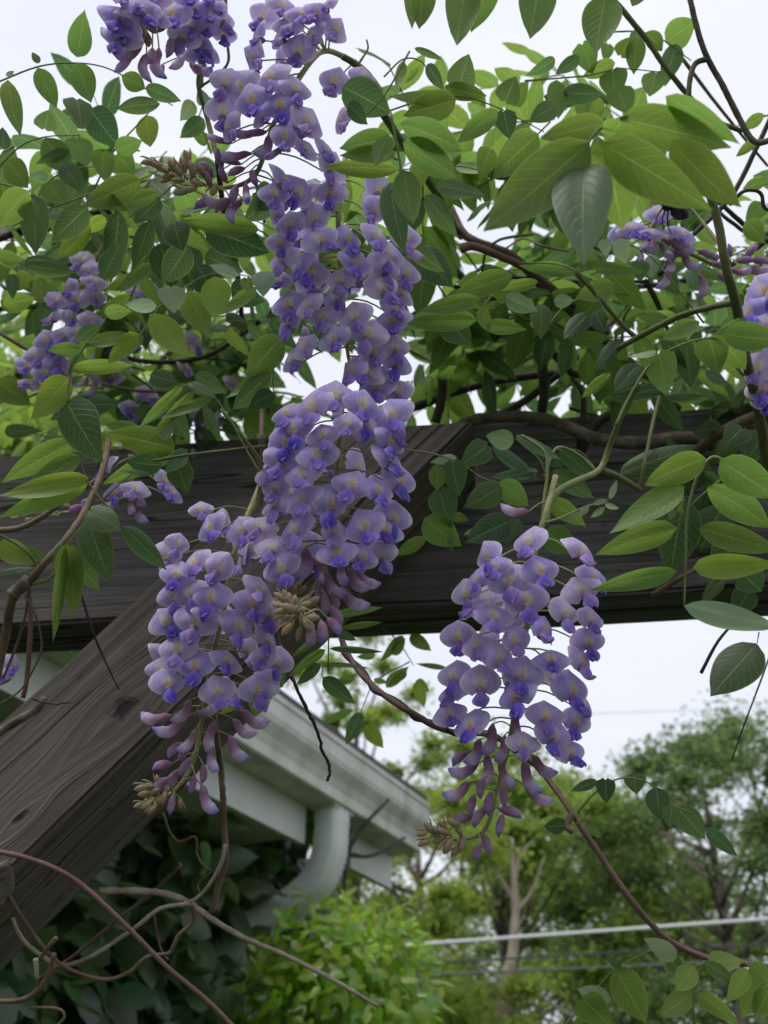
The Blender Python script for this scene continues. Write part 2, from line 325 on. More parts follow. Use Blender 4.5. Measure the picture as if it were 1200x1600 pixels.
# ------------------------------------------------------------------ house with the gutter
def house():
    zg = None
    far = P(650, 1330, 2.95); u = ray(1440, 1812); u.z = 0; u.normalize(); w = Vector((-u.y, u.x, 0))       # w: towards the house (left)
    if w.x > 0: w = -w
    H = empty('house', (far.x, far.y, 0)); bpy.context.view_layer.update()
    tag(H, 'pale house corner with dirty white eave gutter and curved downspout', 'house')
    Hm = Matrix((u, w, UP)).transposed().to_4x4(); Hm.translation = Vector((far.x, far.y, 0)); z = far.z
    H.matrix_world = Hm; bpy.context.view_layer.update()
    def prof(name, pts, x0, x1, mat, parent=H, smooth=False, nseg=1):
        """pts: closed outline in (w, z), swept along u."""
        n = len(pts); V = []; F = []
        for k in range(nseg + 1):
            x = x0 + (x1 - x0) * k / nseg; V += [(x, a, b) for a, b in pts]
        for k in range(nseg):
            for j in range(n): F.append((k * n + j, k * n + (j + 1) % n, (k + 1) * n + (j + 1) % n, (k + 1) * n + j))
        F.append(tuple(range(n))); F.append(tuple(range(nseg * n, nseg * n + n))[::-1])
        me = mesh(name, V, F, smooth); bm = bmesh.new(); bm.from_mesh(me); bmesh.ops.recalc_face_normals(bm, faces=bm.faces); bm.to_mesh(me); bm.free()
        return link(name, me, mat, parent)
    # K-style gutter: thin walled, with rolled lip and ogee face (w is 0 at the bottom front edge)
    g = [(0, 0), (-0.006, 0.004), (-0.007, 0.030), (-0.016, 0.052), (-0.034, 0.078), (-0.038, 0.092), (-0.038, 0.128), (-0.042, 0.132), (-0.042, 0.146), (-0.030, 0.146), (-0.030, 0.136),
         (-0.034, 0.128), (-0.034, 0.094), (-0.030, 0.080), (-0.012, 0.053), (-0.003, 0.031), (-0.002, 0.007), (0.083, 0.007), (0.083, 0.142), (0.087, 0.142), (0.087, 0)]
    gu = prof('gutter', [(a, z + b) for a, b in g], -5.5, 0.02, GUTTER)
    prof('end_cap', [(a, z + b) for a, b in [(-0.001, 0.001), (-0.007, 0.03), (-0.016, 0.052), (-0.038, 0.092), (-0.041, 0.145), (0.086, 0.141), (0.086, 0.001)]], 0.0203, 0.024, GUTTER, gu)
    for x0, x1 in ((-5.5, -0.54), (-0.27, 0.012)):
        prof('fascia', [(0.0875, z - 0.10), (0.107, z - 0.10), (0.107, z + 0.14), (0.0875, z + 0.14)], x0, x1, SOFFIT)
    for i in range(5):                                                        # vented soffit panels
        a0 = 0.1075 + i * 0.062
        prof('soffit_panel', [(a0, z - 0.082), (a0 + 0.056, z - 0.082), (a0 + 0.058, z - 0.076), (a0 + 0.0615, z - 0.076), (a0 + 0.0615, z - 0.070), (a0, z - 0.070)], -5.5, -0.55, SOFFIT)
    prof('wall', [(0.42, 0), (3.5, 0), (3.5, z + 1.93), (0.42, z + 0.365)], -5.5, -0.02, SIDING)
    k = 0; zz = 0.12
    while zz < z - 0.06:                                                      # lap siding boards
        top = min(zz + 0.105, z - 0.044)
        prof('siding_board', [(0.402, zz), (0.4195, zz), (0.4195, top), (0.414, top)], -5.5, -0.08, SIDING); zz += 0.108
    prof('corner_board', [(0.385, 0.05), (0.4195, 0.05), (0.4195, z - 0.0435), (0.385, z - 0.0435)], -0.078, -0.005, SOFFIT)
    prof('frieze_board', [(0.394, z - 0.19), (0.4015, z - 0.19), (0.4015, z - 0.0835), (0.394, z - 0.0835)], -5.5, -0.08, SOFFIT)
    prof('roof', [(-0.03, z + 0.150), (3.5, z + 1.95), (3.5, z + 2.02), (-0.03, z + 0.172)], -5.5, 0.03, SHINGLE)
    # downspout: outlet, elbow back to the wall, then down
    pts = [(-0.48, 0.040, z + 0.004), (-0.48, 0.040, z - 0.06), (-0.48, 0.046, z - 0.12), (-0.482, 0.075, z - 0.18), (-0.487, 0.130, z - 0.225), (-0.493, 0.20, z - 0.26), (-0.50, 0.27, z - 0.30), (-0.505, 0.325, z - 0.36), (-0.507, 0.340, z - 0.44), (-0.507, 0.342, z - 0.7), (-0.507, 0.342, 0.10)]
    sp = spline(pts, 9); T = np.gradient(sp, axis=0); T /= np.linalg.norm(T, axis=1)[:, None]
    V = []; F = []; n = 20; a_, b_ = 0.050, 0.037
    for i, (p, tt) in enumerate(zip(sp, T)):
        e1 = np.array([1.0, 0, 0]); e1 = e1 - tt * e1.dot(tt); e1 /= np.linalg.norm(e1); e2 = np.cross(tt, e1)
        crimp = 1.0 - (0.06 if (i % 2 and 5 < i < 72) else 0.0)
        for j in range(n):
            an = 2 * math.pi * j / n; cx, cy = math.cos(an), math.sin(an); q = (abs(cx) ** 5 + abs(cy) ** 5) ** (-1 / 5)
            rib = 1 + 0.05 * math.cos(an * 10)
            V.append(p + e1 * a_ * cx * q * crimp * rib + e2 * b_ * cy * q * crimp * rib)
        if i:
            for j in range(n): F.append(((i - 1) * n + j, (i - 1) * n + (j + 1) % n, i * n + (j + 1) % n, i * n + j))
    ds = link('downspout', mesh('downspout', V, F), SPOUT, H)
    prof('outlet_flange', [(0.004, z - 0.008), (0.080, z - 0.008), (0.080, z - 0.001), (0.004, z - 0.001)], -0.535, -0.425, GUTTER, ds)
    return Hm, z, H
HM, GZ, HOUSE = house()

# ------------------------------------------------------------------ leaf meshes
def leaf_shape(seed, wide=0.38, acu=0.16, heart=False, nl=12, nw=6):
    r = random.Random(seed)
    fold, droop, wave, ph, twist = r.uniform(.06, .22), r.uniform(.05, .34), r.uniform(.004, .014), r.uniform(0, 6), r.uniform(-.35, .35)
    bend = r.uniform(-.07, .07)
    V, UV, F = [], [], []
    for i in range(nl + 1):
        t = i / nl; v = t
        a = max(0.0, min(1.0, v))
        if heart: h = (math.sin(math.pi * min(1, (a + .10) / 1.10) ** 0.62)) ** 0.75 * (1 - a * 0.15) if a < 1 else 0
        else: h = math.sin(math.pi * a ** (math.log(.5) / math.log(wide))) ** 0.80 if 0 < a < 1 else 0
        if a > 1 - acu: h = h * 0.55 + 0.45 * h * ((1 - a) / acu)
        if i == 0: h = 0.03 if not heart else 0.22
        if i == nl: h = 0.004
        for j in range(nw + 1):
            s = 2 * j / nw - 1; x = .5 * h * s
            z = fold * abs(x) * (1 - .5 * a) - droop * a * a + wave * math.sin(9 * a + ph + 3 * s) * abs(s) + twist * x * a * .6 - .35 * x * x
            y = a + (0 if not heart else -0.10 * abs(s) * max(0, .12 - a) / .12 * 1.0)
            V.append((x + bend * a * (1 - a) * 2 * .5, y, z)); UV.append((j / nw, v))
    for i in range(nl):
        for j in range(nw): F.append((i * (nw + 1) + j, i * (nw + 1) + j + 1, (i + 1) * (nw + 1) + j + 1, (i + 1) * (nw + 1) + j))
    return np.array(V), F, np.array(UV)
DROOP = {}
def uv_mesh(name, V, F, UV, tint=None):
    me = mesh(name, V, F); lay = me.uv_layers.new(name='UVMap')
    li = np.zeros(len(me.loops), dtype=np.int32); me.loops.foreach_get('vertex_index', li)
    lay.data.foreach_set('uv', UV[li].astype(np.float32).ravel())
    if tint is not None:
        at = me.color_attributes.new('tint', 'FLOAT_COLOR', 'POINT')
        at.data.foreach_set('color', np.hstack([tint, np.ones((len(tint), 1))]).astype(np.float32).ravel())
    return me
SHAPES = [leaf_shape(i, wide=random.uniform(.36, .46), acu=random.uniform(.12, .24)) for i in range(9)]
HEARTS = [leaf_shape(40 + i, acu=.14, heart=True) for i in range(4)]
LMESH = [uv_mesh('leaflet', *s) for s in SHAPES]; HMESH = [uv_mesh('leaflet', *s) for s in HEARTS]
for me in LMESH + HMESH: me.materials.append(LEAF); DROOP[me] = -me.vertices[len(me.vertices) - 4].co.z
LOWSH = [leaf_shape(60 + i, wide=random.uniform(.36, .46), nl=7, nw=4) for i in range(6)]

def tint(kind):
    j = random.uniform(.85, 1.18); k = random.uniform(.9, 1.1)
    b = {'u': (.114, .190, .042), 'y': (.162, .250, .044), 't': (.066, .122, .048), 'g': (.20, .265, .19), 'd': (.046, .092, .040), 'h': (.095, .155, .095)}[kind]  # 'd': shaded leaflets, their shade put into a darker green
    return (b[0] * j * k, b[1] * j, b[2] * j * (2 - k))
def leaf_basis(B, T, w, kind, roll=None, droop=0.0):
    al = T - B; Ln = al.length; al.normalize(); v = ((B + T) / 2 - CAM).normalized()
    n = (-v) - al * (-v).dot(al); n.normalize()
    if roll is None: roll = random.uniform(-.45, .45)
    q = Quaternion(al, roll); n = q @ n
    if kind in 'uy': n = -n
    f = math.atan(droop); al, n = al * math.cos(f) + n * math.sin(f), n * math.cos(f) - al * math.sin(f); Ln *= math.cos(f)   # the drooped tip lands on T
    x = al.cross(n); w = w / max(.55, math.cos(roll))
    return Matrix(((x.x * w, al.x * Ln, n.x * Ln, B.x), (x.y * w, al.y * Ln, n.y * Ln, B.y), (x.z * w, al.z * Ln, n.z * Ln, B.z), (0, 0, 0, 1)))

VINE = empty('wisteria_vine', (0, 0, 0))
tag(VINE, 'wisteria vine with hanging violet flower clusters climbing over the weathered pergola', 'climbing plant')
def leaf(off, sc, d, rachis, leaflets, r=1.3, mat=None):
    """One compound leaf. Coordinates: pixels of an enlarged view, off + sc * value; d depth in metres."""
    q = lambda x, y: (off[0] + sc * x, off[1] + sc * y)
    if rachis:
        pts = [P(*q(a[0], a[1]), d + (a[2] if len(a) > 2 else 0) + 0.004) for a in rachis]
        mb = MB().tube(spline(pts, 5), [M(r * 1.25, d), M(r * .7, d)], 6)
        L = mb.build('leaf', mat or GREEN_STALK, VINE)
    else: L = None
    for e in leaflets:
        bx, by, tx, ty, w, k = e[:6]
        (ax, ay), (cx, cy) = q(bx, by), q(tx, ty); lp = math.hypot(cx - ax, cy - ay)
        dd = random.uniform(-.30, .12) * M(lp, d) if len(e) < 7 else e[6]
        d0 = d + random.uniform(-.012, .012)
        if L is None: L = link('leaf', MB().tube(spline([P(ax - 3, ay - 4, d0 + .02), P(ax, ay, d0)], 3), [M(1.2, d), M(1, d)], 5).build_mesh() if False else mesh('leaf', *tube_data([P(ax + random.uniform(-6, 6), ay - 10, d0 + .03), P(ax, ay, d0)], M(1.2, d))), GREEN_STALK, VINE)
        heart = w * sc / max(lp, 1) > .72
        lm = random.choice(HMESH if heart else LMESH); o = link('leaflet', lm, None, L)
        o.matrix_world = leaf_basis(P(ax, ay, d0), P(cx, cy, d0 + dd), M(w * sc, d0) * 1.04, k, droop=DROOP[lm])
        o.color = (*tint(k), 1)
    return L
def tube_data(pts, r):
    mb = MB().tube(spline(pts, 3), [r, r * .8], 5); return mb.v, mb.f

A, Bz, C, D, E, F_, G, G2, B3 = ((0, 0), .5), ((0, 380), .3667), ((600, 0), .5), ((900, 280), .25), ((600, 530), .5), ((600, 1060), .5), ((400, 580), 1 / 3), ((400, 1050), .2667), ((0, 530), .5)
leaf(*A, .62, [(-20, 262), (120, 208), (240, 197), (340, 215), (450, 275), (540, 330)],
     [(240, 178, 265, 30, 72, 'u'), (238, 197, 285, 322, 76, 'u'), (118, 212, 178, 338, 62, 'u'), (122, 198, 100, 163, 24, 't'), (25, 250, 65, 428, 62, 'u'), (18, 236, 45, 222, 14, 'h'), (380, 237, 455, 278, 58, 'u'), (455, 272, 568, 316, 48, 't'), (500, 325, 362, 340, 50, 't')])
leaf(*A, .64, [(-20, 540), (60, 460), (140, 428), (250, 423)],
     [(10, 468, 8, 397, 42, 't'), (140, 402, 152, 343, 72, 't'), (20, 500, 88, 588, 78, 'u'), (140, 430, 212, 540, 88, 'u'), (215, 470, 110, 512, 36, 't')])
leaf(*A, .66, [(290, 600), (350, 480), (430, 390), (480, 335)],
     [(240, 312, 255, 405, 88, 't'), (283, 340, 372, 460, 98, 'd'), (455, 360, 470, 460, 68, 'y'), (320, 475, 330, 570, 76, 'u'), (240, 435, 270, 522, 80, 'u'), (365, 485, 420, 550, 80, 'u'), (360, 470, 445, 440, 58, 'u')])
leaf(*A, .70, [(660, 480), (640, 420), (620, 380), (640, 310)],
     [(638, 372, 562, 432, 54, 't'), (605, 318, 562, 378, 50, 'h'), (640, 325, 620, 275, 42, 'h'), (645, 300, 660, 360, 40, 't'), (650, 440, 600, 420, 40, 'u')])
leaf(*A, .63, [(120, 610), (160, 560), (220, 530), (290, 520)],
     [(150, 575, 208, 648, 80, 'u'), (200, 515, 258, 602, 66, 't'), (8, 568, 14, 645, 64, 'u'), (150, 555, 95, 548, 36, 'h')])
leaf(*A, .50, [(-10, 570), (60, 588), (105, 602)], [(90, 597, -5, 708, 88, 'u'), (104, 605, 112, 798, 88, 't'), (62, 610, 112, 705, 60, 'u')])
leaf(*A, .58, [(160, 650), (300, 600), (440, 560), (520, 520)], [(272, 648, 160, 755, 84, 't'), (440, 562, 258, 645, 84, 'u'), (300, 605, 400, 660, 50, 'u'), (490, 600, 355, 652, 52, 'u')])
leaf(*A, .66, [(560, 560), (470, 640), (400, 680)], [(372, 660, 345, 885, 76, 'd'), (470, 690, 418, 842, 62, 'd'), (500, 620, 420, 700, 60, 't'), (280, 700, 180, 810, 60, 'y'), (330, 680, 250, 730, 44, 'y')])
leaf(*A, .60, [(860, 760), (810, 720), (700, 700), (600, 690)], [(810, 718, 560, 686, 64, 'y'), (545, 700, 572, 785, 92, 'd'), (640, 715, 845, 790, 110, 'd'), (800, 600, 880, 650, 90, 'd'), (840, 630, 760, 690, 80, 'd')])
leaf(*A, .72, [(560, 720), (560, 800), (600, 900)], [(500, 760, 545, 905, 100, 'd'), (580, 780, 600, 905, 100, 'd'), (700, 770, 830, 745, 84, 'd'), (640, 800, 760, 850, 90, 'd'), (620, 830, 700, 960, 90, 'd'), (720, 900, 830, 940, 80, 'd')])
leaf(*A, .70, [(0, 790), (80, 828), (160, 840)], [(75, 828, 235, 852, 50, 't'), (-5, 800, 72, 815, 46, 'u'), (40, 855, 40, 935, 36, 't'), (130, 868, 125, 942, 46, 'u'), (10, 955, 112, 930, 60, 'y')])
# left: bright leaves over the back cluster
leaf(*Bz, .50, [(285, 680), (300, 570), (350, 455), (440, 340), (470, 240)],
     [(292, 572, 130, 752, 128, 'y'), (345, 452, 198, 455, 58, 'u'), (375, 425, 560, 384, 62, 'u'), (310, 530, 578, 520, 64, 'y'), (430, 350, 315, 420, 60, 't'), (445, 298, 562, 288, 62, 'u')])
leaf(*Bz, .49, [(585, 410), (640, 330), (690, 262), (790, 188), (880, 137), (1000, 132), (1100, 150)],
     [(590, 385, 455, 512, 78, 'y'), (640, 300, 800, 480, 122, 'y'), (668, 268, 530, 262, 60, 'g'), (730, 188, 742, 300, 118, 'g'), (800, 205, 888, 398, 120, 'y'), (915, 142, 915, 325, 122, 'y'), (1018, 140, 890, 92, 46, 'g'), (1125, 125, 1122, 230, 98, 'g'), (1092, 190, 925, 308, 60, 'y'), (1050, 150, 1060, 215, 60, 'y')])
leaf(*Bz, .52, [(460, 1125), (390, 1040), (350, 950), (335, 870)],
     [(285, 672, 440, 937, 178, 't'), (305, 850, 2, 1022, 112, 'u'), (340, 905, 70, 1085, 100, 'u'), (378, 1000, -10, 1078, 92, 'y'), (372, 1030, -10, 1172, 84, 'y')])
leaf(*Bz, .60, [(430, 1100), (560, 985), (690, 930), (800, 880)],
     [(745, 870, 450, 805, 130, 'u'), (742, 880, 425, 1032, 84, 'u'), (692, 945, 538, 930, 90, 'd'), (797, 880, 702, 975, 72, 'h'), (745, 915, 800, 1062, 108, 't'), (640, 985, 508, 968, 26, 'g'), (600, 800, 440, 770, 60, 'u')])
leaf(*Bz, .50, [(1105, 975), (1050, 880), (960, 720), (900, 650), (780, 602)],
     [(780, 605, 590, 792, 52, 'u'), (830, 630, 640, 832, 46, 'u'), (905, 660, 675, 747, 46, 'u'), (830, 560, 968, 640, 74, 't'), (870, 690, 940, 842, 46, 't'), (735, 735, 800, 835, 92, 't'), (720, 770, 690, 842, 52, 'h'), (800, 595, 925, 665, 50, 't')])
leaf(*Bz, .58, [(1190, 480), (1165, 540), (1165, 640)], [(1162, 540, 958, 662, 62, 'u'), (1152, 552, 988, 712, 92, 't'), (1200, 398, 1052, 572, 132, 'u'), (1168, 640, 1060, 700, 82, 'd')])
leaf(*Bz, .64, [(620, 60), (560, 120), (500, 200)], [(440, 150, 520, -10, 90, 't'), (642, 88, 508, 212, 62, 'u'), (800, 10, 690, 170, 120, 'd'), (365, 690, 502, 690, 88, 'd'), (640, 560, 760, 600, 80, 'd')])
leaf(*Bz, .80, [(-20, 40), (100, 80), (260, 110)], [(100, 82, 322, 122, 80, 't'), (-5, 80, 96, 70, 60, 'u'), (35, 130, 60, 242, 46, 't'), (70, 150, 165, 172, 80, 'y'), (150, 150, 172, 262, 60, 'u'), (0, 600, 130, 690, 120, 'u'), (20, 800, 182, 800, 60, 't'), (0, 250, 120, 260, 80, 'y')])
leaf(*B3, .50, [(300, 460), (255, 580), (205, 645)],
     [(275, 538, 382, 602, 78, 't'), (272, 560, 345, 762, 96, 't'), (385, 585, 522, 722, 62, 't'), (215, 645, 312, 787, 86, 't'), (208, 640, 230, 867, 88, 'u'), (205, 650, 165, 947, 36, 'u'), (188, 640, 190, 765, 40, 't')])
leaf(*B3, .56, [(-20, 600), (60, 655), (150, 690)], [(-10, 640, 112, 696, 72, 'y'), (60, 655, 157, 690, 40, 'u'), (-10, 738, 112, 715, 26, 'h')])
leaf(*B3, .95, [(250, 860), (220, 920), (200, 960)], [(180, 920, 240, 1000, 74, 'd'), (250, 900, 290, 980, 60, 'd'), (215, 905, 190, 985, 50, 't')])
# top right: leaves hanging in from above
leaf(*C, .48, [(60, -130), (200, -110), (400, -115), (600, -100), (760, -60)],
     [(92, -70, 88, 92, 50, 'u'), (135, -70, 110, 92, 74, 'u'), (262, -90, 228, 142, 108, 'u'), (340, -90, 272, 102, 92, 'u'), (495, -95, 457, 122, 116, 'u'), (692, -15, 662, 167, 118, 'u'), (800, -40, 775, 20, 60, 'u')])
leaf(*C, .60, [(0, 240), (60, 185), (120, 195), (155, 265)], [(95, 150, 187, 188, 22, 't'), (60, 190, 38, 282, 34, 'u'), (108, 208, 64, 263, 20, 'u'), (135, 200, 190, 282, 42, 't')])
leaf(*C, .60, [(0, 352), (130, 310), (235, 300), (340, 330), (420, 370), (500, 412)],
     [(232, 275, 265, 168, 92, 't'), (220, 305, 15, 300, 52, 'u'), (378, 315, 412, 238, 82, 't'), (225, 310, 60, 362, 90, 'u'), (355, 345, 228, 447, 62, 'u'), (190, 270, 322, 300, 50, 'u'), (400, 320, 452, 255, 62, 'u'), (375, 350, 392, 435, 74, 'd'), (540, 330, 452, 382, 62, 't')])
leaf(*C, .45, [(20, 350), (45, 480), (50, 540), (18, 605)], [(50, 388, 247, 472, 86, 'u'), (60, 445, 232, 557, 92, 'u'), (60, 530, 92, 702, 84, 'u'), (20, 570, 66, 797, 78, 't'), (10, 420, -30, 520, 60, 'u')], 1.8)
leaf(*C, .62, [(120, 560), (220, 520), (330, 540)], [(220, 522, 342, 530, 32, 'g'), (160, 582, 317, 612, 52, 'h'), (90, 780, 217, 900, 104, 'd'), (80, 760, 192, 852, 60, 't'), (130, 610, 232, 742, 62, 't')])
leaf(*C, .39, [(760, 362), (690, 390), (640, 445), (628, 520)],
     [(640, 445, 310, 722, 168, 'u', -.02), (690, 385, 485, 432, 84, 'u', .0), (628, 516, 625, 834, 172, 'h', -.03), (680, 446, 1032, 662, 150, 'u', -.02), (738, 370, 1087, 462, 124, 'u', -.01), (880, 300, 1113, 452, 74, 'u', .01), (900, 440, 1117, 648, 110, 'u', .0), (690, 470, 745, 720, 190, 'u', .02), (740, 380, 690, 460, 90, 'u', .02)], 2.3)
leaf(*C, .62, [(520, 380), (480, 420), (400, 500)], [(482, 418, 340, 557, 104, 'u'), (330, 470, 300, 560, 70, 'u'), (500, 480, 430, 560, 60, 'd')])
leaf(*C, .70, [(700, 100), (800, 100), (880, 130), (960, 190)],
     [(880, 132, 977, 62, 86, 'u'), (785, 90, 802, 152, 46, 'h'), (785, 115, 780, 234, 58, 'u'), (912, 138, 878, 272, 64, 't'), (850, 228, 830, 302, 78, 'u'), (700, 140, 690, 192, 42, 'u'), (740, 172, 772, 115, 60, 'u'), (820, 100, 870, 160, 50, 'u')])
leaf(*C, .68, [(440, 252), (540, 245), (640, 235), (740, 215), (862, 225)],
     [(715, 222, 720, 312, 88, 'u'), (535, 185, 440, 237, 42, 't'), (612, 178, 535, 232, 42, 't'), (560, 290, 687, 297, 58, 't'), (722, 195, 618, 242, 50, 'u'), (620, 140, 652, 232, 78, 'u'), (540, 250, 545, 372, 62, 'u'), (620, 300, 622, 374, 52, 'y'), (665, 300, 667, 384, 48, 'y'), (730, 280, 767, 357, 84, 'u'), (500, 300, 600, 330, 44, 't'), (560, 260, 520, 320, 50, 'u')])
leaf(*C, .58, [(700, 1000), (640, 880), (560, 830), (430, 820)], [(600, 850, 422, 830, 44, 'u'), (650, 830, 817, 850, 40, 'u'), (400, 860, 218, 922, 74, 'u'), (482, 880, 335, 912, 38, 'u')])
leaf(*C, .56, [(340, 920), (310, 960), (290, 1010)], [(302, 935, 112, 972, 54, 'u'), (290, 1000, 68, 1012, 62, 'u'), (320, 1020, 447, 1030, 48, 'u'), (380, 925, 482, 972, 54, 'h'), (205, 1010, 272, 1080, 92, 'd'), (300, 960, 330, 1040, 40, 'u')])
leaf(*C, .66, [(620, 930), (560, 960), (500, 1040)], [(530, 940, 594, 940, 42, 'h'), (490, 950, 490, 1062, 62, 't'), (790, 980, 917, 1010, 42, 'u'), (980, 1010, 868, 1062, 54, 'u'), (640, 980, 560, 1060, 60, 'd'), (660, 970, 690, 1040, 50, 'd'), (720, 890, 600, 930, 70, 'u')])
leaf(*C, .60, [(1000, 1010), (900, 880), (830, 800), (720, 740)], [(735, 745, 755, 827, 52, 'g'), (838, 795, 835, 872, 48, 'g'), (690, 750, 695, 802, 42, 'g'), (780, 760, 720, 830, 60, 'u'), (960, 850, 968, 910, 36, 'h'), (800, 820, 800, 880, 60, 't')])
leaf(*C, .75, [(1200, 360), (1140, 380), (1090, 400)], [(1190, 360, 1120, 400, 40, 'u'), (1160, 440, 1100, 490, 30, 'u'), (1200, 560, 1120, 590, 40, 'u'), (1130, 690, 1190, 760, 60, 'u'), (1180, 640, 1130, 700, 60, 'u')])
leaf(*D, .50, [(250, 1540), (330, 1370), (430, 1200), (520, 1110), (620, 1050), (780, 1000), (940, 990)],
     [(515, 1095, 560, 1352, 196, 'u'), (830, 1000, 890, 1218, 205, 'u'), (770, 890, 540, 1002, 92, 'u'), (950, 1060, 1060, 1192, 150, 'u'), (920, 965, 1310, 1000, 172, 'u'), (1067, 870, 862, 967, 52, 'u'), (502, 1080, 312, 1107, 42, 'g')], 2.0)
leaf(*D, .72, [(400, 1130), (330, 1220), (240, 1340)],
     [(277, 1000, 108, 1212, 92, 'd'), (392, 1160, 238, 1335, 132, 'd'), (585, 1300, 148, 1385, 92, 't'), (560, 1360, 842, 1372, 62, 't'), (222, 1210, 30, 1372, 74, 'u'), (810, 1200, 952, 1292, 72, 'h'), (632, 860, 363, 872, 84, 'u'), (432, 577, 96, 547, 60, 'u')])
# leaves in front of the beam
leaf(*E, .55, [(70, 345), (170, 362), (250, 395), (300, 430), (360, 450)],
     [(322, 335, 238, 397, 80, 't'), (405, 322, 318, 300, 62, 'h'), (228, 370, 143, 386, 32, 'g'), (215, 385, 235, 492, 82, 'd'), (367, 462, 248, 527, 80, 't'), (175, 476, 212, 592, 92, 't'), (125, 560, 242, 647, 92, 'u'), (165, 390, 167, 474, 52, 'u'), (132, 618, 36, 677, 42, 'u'), (215, 552, 267, 566, 32, 'u'), (205, 585, 212, 668, 18, 't')])
leaf(*E, .57, [(505, 420), (480, 370), (410, 310)], [(340, 335, 482, 442, 42, 'h'), (412, 300, 552, 377, 32, 'h'), (482, 410, 330, 432, 32, 'h'), (362, 445, 452, 522, 72, 'u'), (402, 565, 253, 637, 92, 'd'), (420, 560, 380, 640, 50, 'd'), (285, 595, 248, 612, 14, 'g')])
leaf(*E, .68, [(660, 405), (610, 350), (540, 345)], [(550, 345, 657, 432, 54, 't'), (530, 410, 657, 497, 64, 'u'), (520, 500, 632, 587, 64, 'u'), (500, 600, 602, 662, 84, 'u'), (735, 422, 985, 330, 74, 't'), (470, 340, 560, 400, 50, 'd')])
leaf(*E, .47, [(1075, 385), (1022, 370), (975, 440), (947, 560), (943, 700), (938, 832)],
     [(1005, 372, 812, 458, 90, 'u'), (938, 460, 702, 608, 90, 'u'), (1010, 463, 1212, 592, 92, 'u'), (915, 590, 658, 674, 84, 'u'), (985, 590, 1235, 662, 82, 'u'), (915, 726, 646, 784, 62, 'u'), (965, 714, 1235, 702, 78, 'y'), (1050, 378, 1240, 500, 112, 'u'), (938, 834, 1235, 902, 78, 'g')], 2.2)
leaf(*E, .66, [(1050, 440), (960, 520), (920, 600)], [(935, 500, 895, 735, 130, 'd'), (1060, 520, 990, 660, 110, 'd'), (1100, 600, 1040, 760, 100, 'd'), (1130, 740, 1180, 790, 90, 'd'), (1060, 750, 990, 830, 40, 't'), (1140, 790, 1090, 870, 80, 'd'), (1120, 280, 1060, 340, 80, 'd'), (1180, 300, 1130, 390, 90, 'd')])
leaf(*E, .55, [(940, 500), (905, 520), (890, 545)], [(890, 510, 860, 500, 16, 'u'), (905, 520, 870, 540, 22, 'u'), (905, 530, 892, 565, 24, 'u'), (912, 515, 940, 500, 26, 'u'), (918, 525, 940, 548, 20, 'u')], .8)
leaf(*E, .52, [(500, 575), (560, 555), (640, 520), (700, 510)], [(640, 520, 608, 555, 22, 'g'), (655, 515, 700, 500, 16, 'g'), (690, 525, 645, 558, 20, 'g'), (705, 500, 728, 440, 20, 'g'), (690, 515, 735, 530, 18, 'g'), (600, 540, 580, 575, 18, 'h')], 1.6)
leaf(*E, .52, [(1172, 915), (1166, 950)], [(1166, 952, 1020, 1117, 128, 'd', -.01)], 1.0)
# sprays lower right
leaf(*F_, .52, [(605, 420), (660, 358), (740, 312), (830, 328), (900, 392), (960, 420)],
     [(665, 320, 583, 353, 32, 't'), (692, 318, 695, 390, 62, 'd'), (783, 300, 790, 362, 68, 'd'), (850, 340, 860, 444, 74, 'd'), (838, 335, 860, 322, 20, 't'), (900, 402, 893, 470, 58, 't'), (915, 398, 1004, 502, 78, 't'), (1005, 470, 1106, 557, 46, 't')])
leaf(*F_, .52, [(630, 440), (600, 455), (568, 462)], [(568, 458, 498, 462, 50, 'd'), (640, 460, 680, 500, 28, 'u')], 1.0)
leaf(*F_, .50, [(560, 1090), (640, 1000), (720, 910), (835, 848)],
     [(722, 905, 822, 1080, 98, 'u'), (740, 905, 688, 862, 26, 'd'), (915, 872, 810, 812, 56, 'g'), (707, 1012, 602, 968, 60, 'g'), (620, 1005, 717, 1095, 98, 'u'), (890, 870, 932, 932, 52, 't'), (725, 900, 780, 900, 12, 'g')])
leaf(*F_, .49, [(970, 1090), (965, 920), (1000, 888)],
     [(970, 900, 912, 978, 66, 'u'), (1000, 886, 1092, 942, 42, 't'), (1012, 884, 1126, 882, 62, 'u'), (960, 985, 862, 1058, 64, 'u'), (985, 983, 1112, 1088, 54, 'u')])
leaf(*F_, .47, [(1130, 885), (1180, 960), (1210, 1060)], [(1140, 910, 1068, 1012, 58, 'u'), (1145, 888, 1215, 962, 54, 'u'), (1175, 948, 1118, 1062, 64, 'u'), (1205, 960, 1158, 1066, 64, 'u'), (1195, 1000, 1250, 1060, 60, 'u')])
